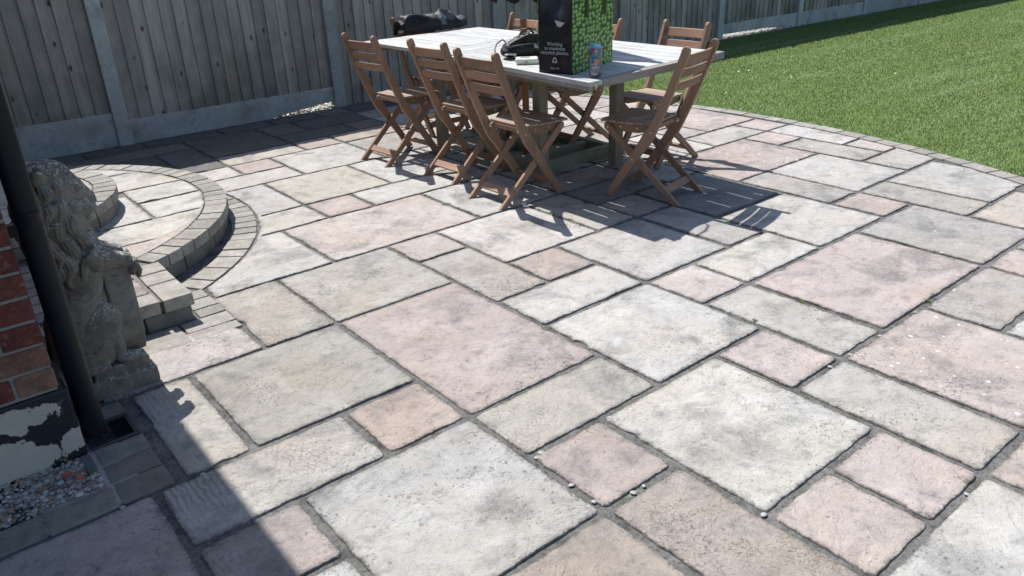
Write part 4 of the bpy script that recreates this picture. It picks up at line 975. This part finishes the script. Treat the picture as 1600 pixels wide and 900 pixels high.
# black hip pack
M_nylon = NT("black_nylon", .55, .35); _p = M_nylon.pos(); M_nylon.col((.012, .013, .016)); M_nylon.bump(M_nylon.math('ADD', M_nylon.noise(_p, 22, 4), M_nylon.math('MULTIPLY', M_nylon.noise(_p, 600, 2), .05)), .008, .5); M_nylon = M_nylon.m
pk = thing('hip_pack', 'small black fabric pack with a white mark lying beside the shopping bag', 'bag', (3.06, 3.64, .757), R_(-38))
b = MB(); b.ell((0, 0, .055), (.135, .072, .058)); b.ell((.03, 0, .085), (.085, .060, .050), (0, R_(12), 0)); b.ell((-.09, .0, .035), (.06, .065, .036)); b.ell((.10, -.01, .04), (.06, .055, .042))
b.ell((.0, -.045, .05), (.085, .045, .040)); b.tube([(-.12, -.03, .03), (-.06, -.055, .09), (.02, -.05, .128), (.09, -.02, .12), (.13, .0, .07)], [.014, .013, .012, .013, .014], 8); b.tube([(-.13, .01, .045), (-.05, .0, .11), (.03, .0, .14)], [.011, .010, .009], 8)
o = ob('body', b.mesh('body', M_nylon, 180), pk); md = o.modifiers.new('remesh', 'REMESH'); md.mode = 'VOXEL'; md.voxel_size = .006; md.use_smooth_shade = True; sm = o.modifiers.new('smooth', 'SMOOTH'); sm.iterations = 2
ds = o.modifiers.new('wrinkle', 'DISPLACE'); ds.texture = tx; ds.strength = .012; ds.texture_coords = 'LOCAL'
ob('strap', MB().tube([(-.10, .02, .075), (-.13, .03, .10), (-.165, .02, .08), (-.18, -.02, .05), (-.17, -.07, .012), (-.16, -.10, .006)], .0045, 6).mesh('strap', M_nylon, 60), pk)
ob('zip', MB().tube([(-.115, -.062, .062), (-.05, -.092, .078), (.03, -.094, .086), (.10, -.064, .075)], .0035, 6).mesh('zip', plain('grey_zip', (.06, .062, .066), .5), 60), pk)
ob('carry_loop', MB().tube([(-.03, -.01, .125), (-.01, -.015, .158), (.03, -.015, .162), (.055, -.01, .13)], .006, 6).mesh('carry_loop', M_nylon, 60), pk)
o = ob('white_trim', MB().tube([(-.115, -.062, .008), (-.118, -.060, .024), (-.09, -.083, .030), (-.055, -.096, .026)], .0055, 6).mesh('white_trim', M_print, 60), pk)
lg = MB()
for k, r0_ in enumerate((.010, .017, .024)):       # half dome mark of three quarter arcs
    n = 8; arc = [(r0_ * math.cos(R_(90 * q / n)), r0_ * math.sin(R_(90 * q / n))) for q in range(n + 1)]; ar2 = [((r0_ - .005) * math.cos(R_(90 * q / n)), (r0_ - .005) * math.sin(R_(90 * q / n))) for q in range(n + 1)]
    lg.prism(arc + ar2[::-1], 0, .001)
o = ob('logo', lg.mesh('logo', M_print), pk, (.052, -.098, .060)); o.rotation_euler = (R_(68), R_(0), R_(12))

# crumpled cover over the far chair
def cover_mat():
    t = NT("crumpled_black_cover", .55, .25); p = t.pos(); n = t.noise(p, 7, 4)
    at_ = t.attr("sky_sheen").outputs['Fac']
    c = t.mix(t.ramp(at_, [(.80, 0), (.84, 1)]), t.mix(n, (.006, .007, .010), (.018, .020, .024)), (.09, .105, .115)); t.col(c)  # sheen of the sky painted on as blue-grey patches
    t.bump(t.noise(p, 11, 3, .5, .6), .02, .5); return t.m
def crumple():
    nu, nv_ = 120, 44; vs = []; li = []
    for j in range(nv_ + 1):
        for i in range(nu + 1):
            u, v = i / nu, j / nv_; a_ = math.pi * (v * 1.25 - .125)
            sx_ = 3.245 + .60 * u; env = (math.sin(math.pi * min(1, max(0, u * .93 + .07))) ** .35)
            q = Vector((u * 3.3, v * 2.2, .7)); rd = 1 - abs(noise.noise(q * 1.25)) * 2; r2 = 1 - abs(noise.noise(q * 4.1 + Vector((3, 1, 0)))) * 2
            hgt = (.105 + .050 * rd + .006 * r2) * env * (1 - .12 * u); dep = (.125 + .03 * noise.noise(q * 2.2 + Vector((9, 0, 0)))) * env
            y = 5.36 - .05 * u + math.cos(a_) * -dep * 1.0 + .006 * r2; z = .765 + max(-.05, math.sin(a_)) * hgt + .012 * rd
            if v < .16: z = max(z, .76)
            if u < .05: z = max(z - .02, .70)
            vs.append((sx_ + .02 * noise.noise(q * 3), y, z)); li.append(.5 + .9 * noise.noise(Vector((u * 4.5 + 2, v * 4.2, 4))) * (1 if .15 < v < .75 else .2))
    mb = MB(); mb.v = vs; mb.f = [(j * (nu + 1) + i, j * (nu + 1) + i + 1, (j + 1) * (nu + 1) + i + 1, (j + 1) * (nu + 1) + i) for j in range(nv_) for i in range(nu)]
    me = mb.mesh('crumpled_cover', cover_mat(), 180); a = me.attributes.new("sky_sheen", 'FLOAT', 'POINT'); a.data.foreach_set('value', li)
    o = ob('crumpled_cover', me); so = o.modifiers.new('thick', 'SOLIDIFY'); so.thickness = .002; return o
tag(crumple(), 'crumpled black waterproof cover draped over the chair back at the far table end', 'cover')

# ------------------------------------------------------------------ small things on the ground
def ground_at(px, py):
    d = _R * ((px - 800) / 1206.91) + _D * ((py - 450) / 1206.91) + _F; t = -H / d.z; return (d.x * t, d.y * t)
pebs = [(626, 598, .9, 'round white pebble at the right corner of the large grey slab'), (845, 706, 1.0, 'larger white pebble in the joint above the small pink square slab'),
 (838, 714, .8, 'white pebble at the left corner of the small pink square slab'), (893, 757, .9, 'white pebble in the joint left of the small pink square slab'),
 (928, 783, .8, 'white pebble in the joint by the bottom corner of the small pink square'), (990, 769, .95, 'flat white pebble in the joint right of the small pink square slab'),
 (1006, 758, .7, 'small white pebble beside the flat one right of the pink square'), (599, 774, .75, 'round white pebble lying on the big pale slab at the front'),
 (609, 838, .6, 'small white pebble lower down on the big pale slab at the front'), (1194, 803, 1.0, 'white pebble at the lowest corner of the white square slab'),
 (1376, 524, .9, 'white pebble in the wide joint below the large pink slab'), (1431, 487, .7, 'white pebble in the joint at the right tip of the large pink slab'),
 (1297, 572, .9, 'white pebble in the wide joint left of the spotted pink slab'), (1329, 553, .9, 'white pebble where joints meet above the spotted pink slab'),
 (1511, 771, .8, 'tan pebble in the wide joint right of the twin pink slabs'), (191, 792, .9, 'pale pebble in shade at the corner of the drain bricks'), (316, 740, .8, 'pale pebble at the shadow edge below the brown slab')]
bm = bmesh.new(); bmesh.ops.create_icosphere(bm, subdivisions=2, radius=1)
for v in bm.verts: v.co *= 1 + .25 * noise.noise(v.co * 1.4)
pme = bpy.data.meshes.new('pebble'); bm.to_mesh(pme); bm.free(); pme.polygons.foreach_set('use_smooth', [True] * len(pme.polygons)); pme.materials.append(plain("white_pebble", (.36, .36, .345), .6))
for (x, y, s, lb) in pebs:
    gx, gy = ground_at(x, y); o = ob('pebble', pme, None, (gx, gy, -.002)); s *= .0078; o.scale = (s * 1.35, s, s * .38); o.rotation_euler = (0, 0, random.random() * 6)
    tag(o, lb, 'pebble', 'white pebbles on the patio')

# tufts of weed growing out of joints
def weed(px, py, n, label):
    gx, gy = ground_at(px, py); mb = MB(); r = random.Random(px)
    for k in range(n):
        a_ = r.random() * 6.3; L = .006 + .010 * r.random(); w_ = .0018; ox, oy = (r.random() - .5) * .02, (r.random() - .5) * .02; dx, dy = math.cos(a_), math.sin(a_)
        mb.add([(ox - dy * w_, oy + dx * w_, 0), (ox + dy * w_, oy - dx * w_, 0), (ox + dx * L * .5 + dy * w_, oy + dy * L * .5 - dx * w_, L * .8), (ox + dx * L * .5 - dy * w_, oy + dy * L * .5 + dx * w_, L * .8), (ox + dx * L, oy + dy * L, L)], [(0, 1, 2, 3), (3, 2, 4)])
    tag(ob('weed', mb.mesh('weed', M_weed), None, (gx, gy, -.008)), label, 'weed')
M_weed = plain("weed_leaf", (.09, .15, .03), .7)
weed(1448, 470, 26, 'small green weed in the joint at the right corner of the large pink slab')
weed(1250, 471, 18, 'tiny mossy weed in the joint on the near edge of the large pink slab')
weed(1178, 500, 14, 'tiny green weed in the joint beside the plain white square slab')

# ------------------------------------------------------------------ grass
def blade_mat():
    t = NT("grass_blade", .55, .25); p = t.pos(); r = t.attr("rnd").outputs['Fac']
    c = t.ramp(r, [(0, (.155, .235, .062)), (.45, (.19, .288, .078)), (.8, (.225, .325, .10)), (1, (.28, .34, .14))])
    c = t.mix(t.ramp(t.noise(p, 1.1, 4, .6), [(.45, 0), (.68, .55)]), c, (.245, .31, .11))
    st = t.noise(t.pos(scale=(.22, 2.0, 1), rot=(0, 0, R_(-6))), 1.1, 3, .6); c = t.mix(t.ramp(st, [(.52, 0), (.64, .7)]), c, (.30, .42, .19))
    t.col(c); t.b.inputs['Subsurface Weight'].default_value = 0.0; 
    tr = t.n("ShaderNodeBsdfTranslucent"); t.L(c, tr.inputs[0]); mx = t.n("ShaderNodeMixShader"); mx.inputs[0].default_value = .25
    up = t.n('ShaderNodeVectorMath', operation='ADD'); gn = t.n('ShaderNodeNewGeometry'); up.inputs[1].default_value = (0, 0, 2.4); t.L(gn.outputs['Normal'], up.inputs[0]); nn = t.n('ShaderNodeVectorMath', operation='NORMALIZE'); t.L(up.outputs[0], nn.inputs[0]); t.L(nn.outputs[0], t.b.inputs['Normal'])
    t.L(t.b.outputs[0], mx.inputs[1]); t.L(tr.outputs[0], mx.inputs[2]); out = [n for n in t.t.nodes if n.type == 'OUTPUT_MATERIAL'][0]; t.L(mx.outputs[0], out.inputs[0])
    return t.m
def grass():
    rs = np.random.default_rng(4); N = 640000
    X = 4.4 + 15.6 * rs.random(N * 2) ** 1.25; Y = .2 + 6.54 * rs.random(N * 2)
    d = np.hypot(X - LAWN_C[0], Y - LAWN_C[1]); edge = LAWN_R - .012 + .02 * rs.random(len(X))
    k = (d > edge); X, Y, d = X[k][:N], Y[k][:N], d[k][:N]; n = len(X)
    near = np.clip(1 - (d - LAWN_R) / .06, 0, 1)
    h = (.010 + .014 * rs.random(n)) * (1 + .9 * near * rs.random(n)); a = rs.random(n) * 6.283; wd = .0012 + .0012 * rs.random(n) + .00011 * (X - 5)
    ln = h * (.15 + .55 * rs.random(n)); dx, dy = np.cos(a), np.sin(a); z0 = np.full(n, -.018)
    V = np.zeros((n, 5, 3), np.float32)
    V[:, 0] = np.c_[X - dy * wd, Y + dx * wd, z0]; V[:, 1] = np.c_[X + dy * wd, Y - dx * wd, z0]
    V[:, 2] = np.c_[X + dx * ln * .45 + dy * wd * .8, Y + dy * ln * .45 - dx * wd * .8, z0 + h * .7]; V[:, 3] = np.c_[X + dx * ln * .45 - dy * wd * .8, Y + dy * ln * .45 + dx * wd * .8, z0 + h * .7]
    V[:, 4] = np.c_[X + dx * ln, Y + dy * ln, z0 + h]
    b = (np.arange(n) * 5)[:, None]; T = np.concatenate([b + np.array([0, 1, 2]), b + np.array([0, 2, 3]), b + np.array([3, 2, 4])], 1).reshape(-1).astype(np.int32)
    me = bpy.data.meshes.new('grass'); me.vertices.add(n * 5); me.vertices.foreach_set('co', V.ravel()); nt_ = len(T) // 3
    me.loops.add(len(T)); me.loops.foreach_set('vertex_index', T); me.polygons.add(nt_); me.polygons.foreach_set('loop_start', np.arange(nt_, dtype=np.int32) * 3); me.update(calc_edges=True)
    at_ = me.attributes.new("rnd", 'FLOAT', 'POINT'); at_.data.foreach_set('value', np.repeat(rs.random(n).astype(np.float32), 5))
    me.materials.append(blade_mat()); o = ob('grass', me); o['kind'] = 'stuff'; o['label'] = 'short mown green grass of the lawn'; return o
grass()
# daisies in the lawn
dm = MB()
for k in range(9):
    a_ = 2 * math.pi * k / 9; ca, sa = math.cos(a_), math.sin(a_)
    dm.add([(.003 * ca - .003 * sa, .003 * sa + .003 * ca, .026), (.003 * ca + .003 * sa, .003 * sa - .003 * ca, .026), (.013 * ca + .003 * sa, .013 * sa - .003 * ca, .028), (.013 * ca - .003 * sa, .013 * sa + .003 * ca, .028)], [(0, 1, 2, 3)])
dmesh = dm.mesh('daisy', plain("daisy_petal", (.78, .78, .76), .7))
dcen = MB().ell((0, 0, .0275), (.004, .004, .003), n=8, mm=5).mesh('daisy_centre', plain("daisy_yellow", (.6, .42, .03), .7))
for (x, y) in [(1225, 115), (1234, 121), (1237, 124), (1398, 117), (1402, 119), (1117, 205 - 60), (1148, 150), (1154, 114), (1170, 112), (1135, 148), (1143, 145), (1318, 82), (1552, 145), (1595, 68), (1465, 235 - 70)]:
    gx, gy = ground_at(x, y); o = ob('daisy', dmesh, None, (gx, gy, 0)); tag(o, 'tiny white daisy flowering in the short mown lawn grass', 'daisy', 'daisies in the lawn'); o.rotation_euler = (-.35, -.25, random.random() * 6); o.scale = (.7,) * 3
    ob('flower_centre', dcen, o)
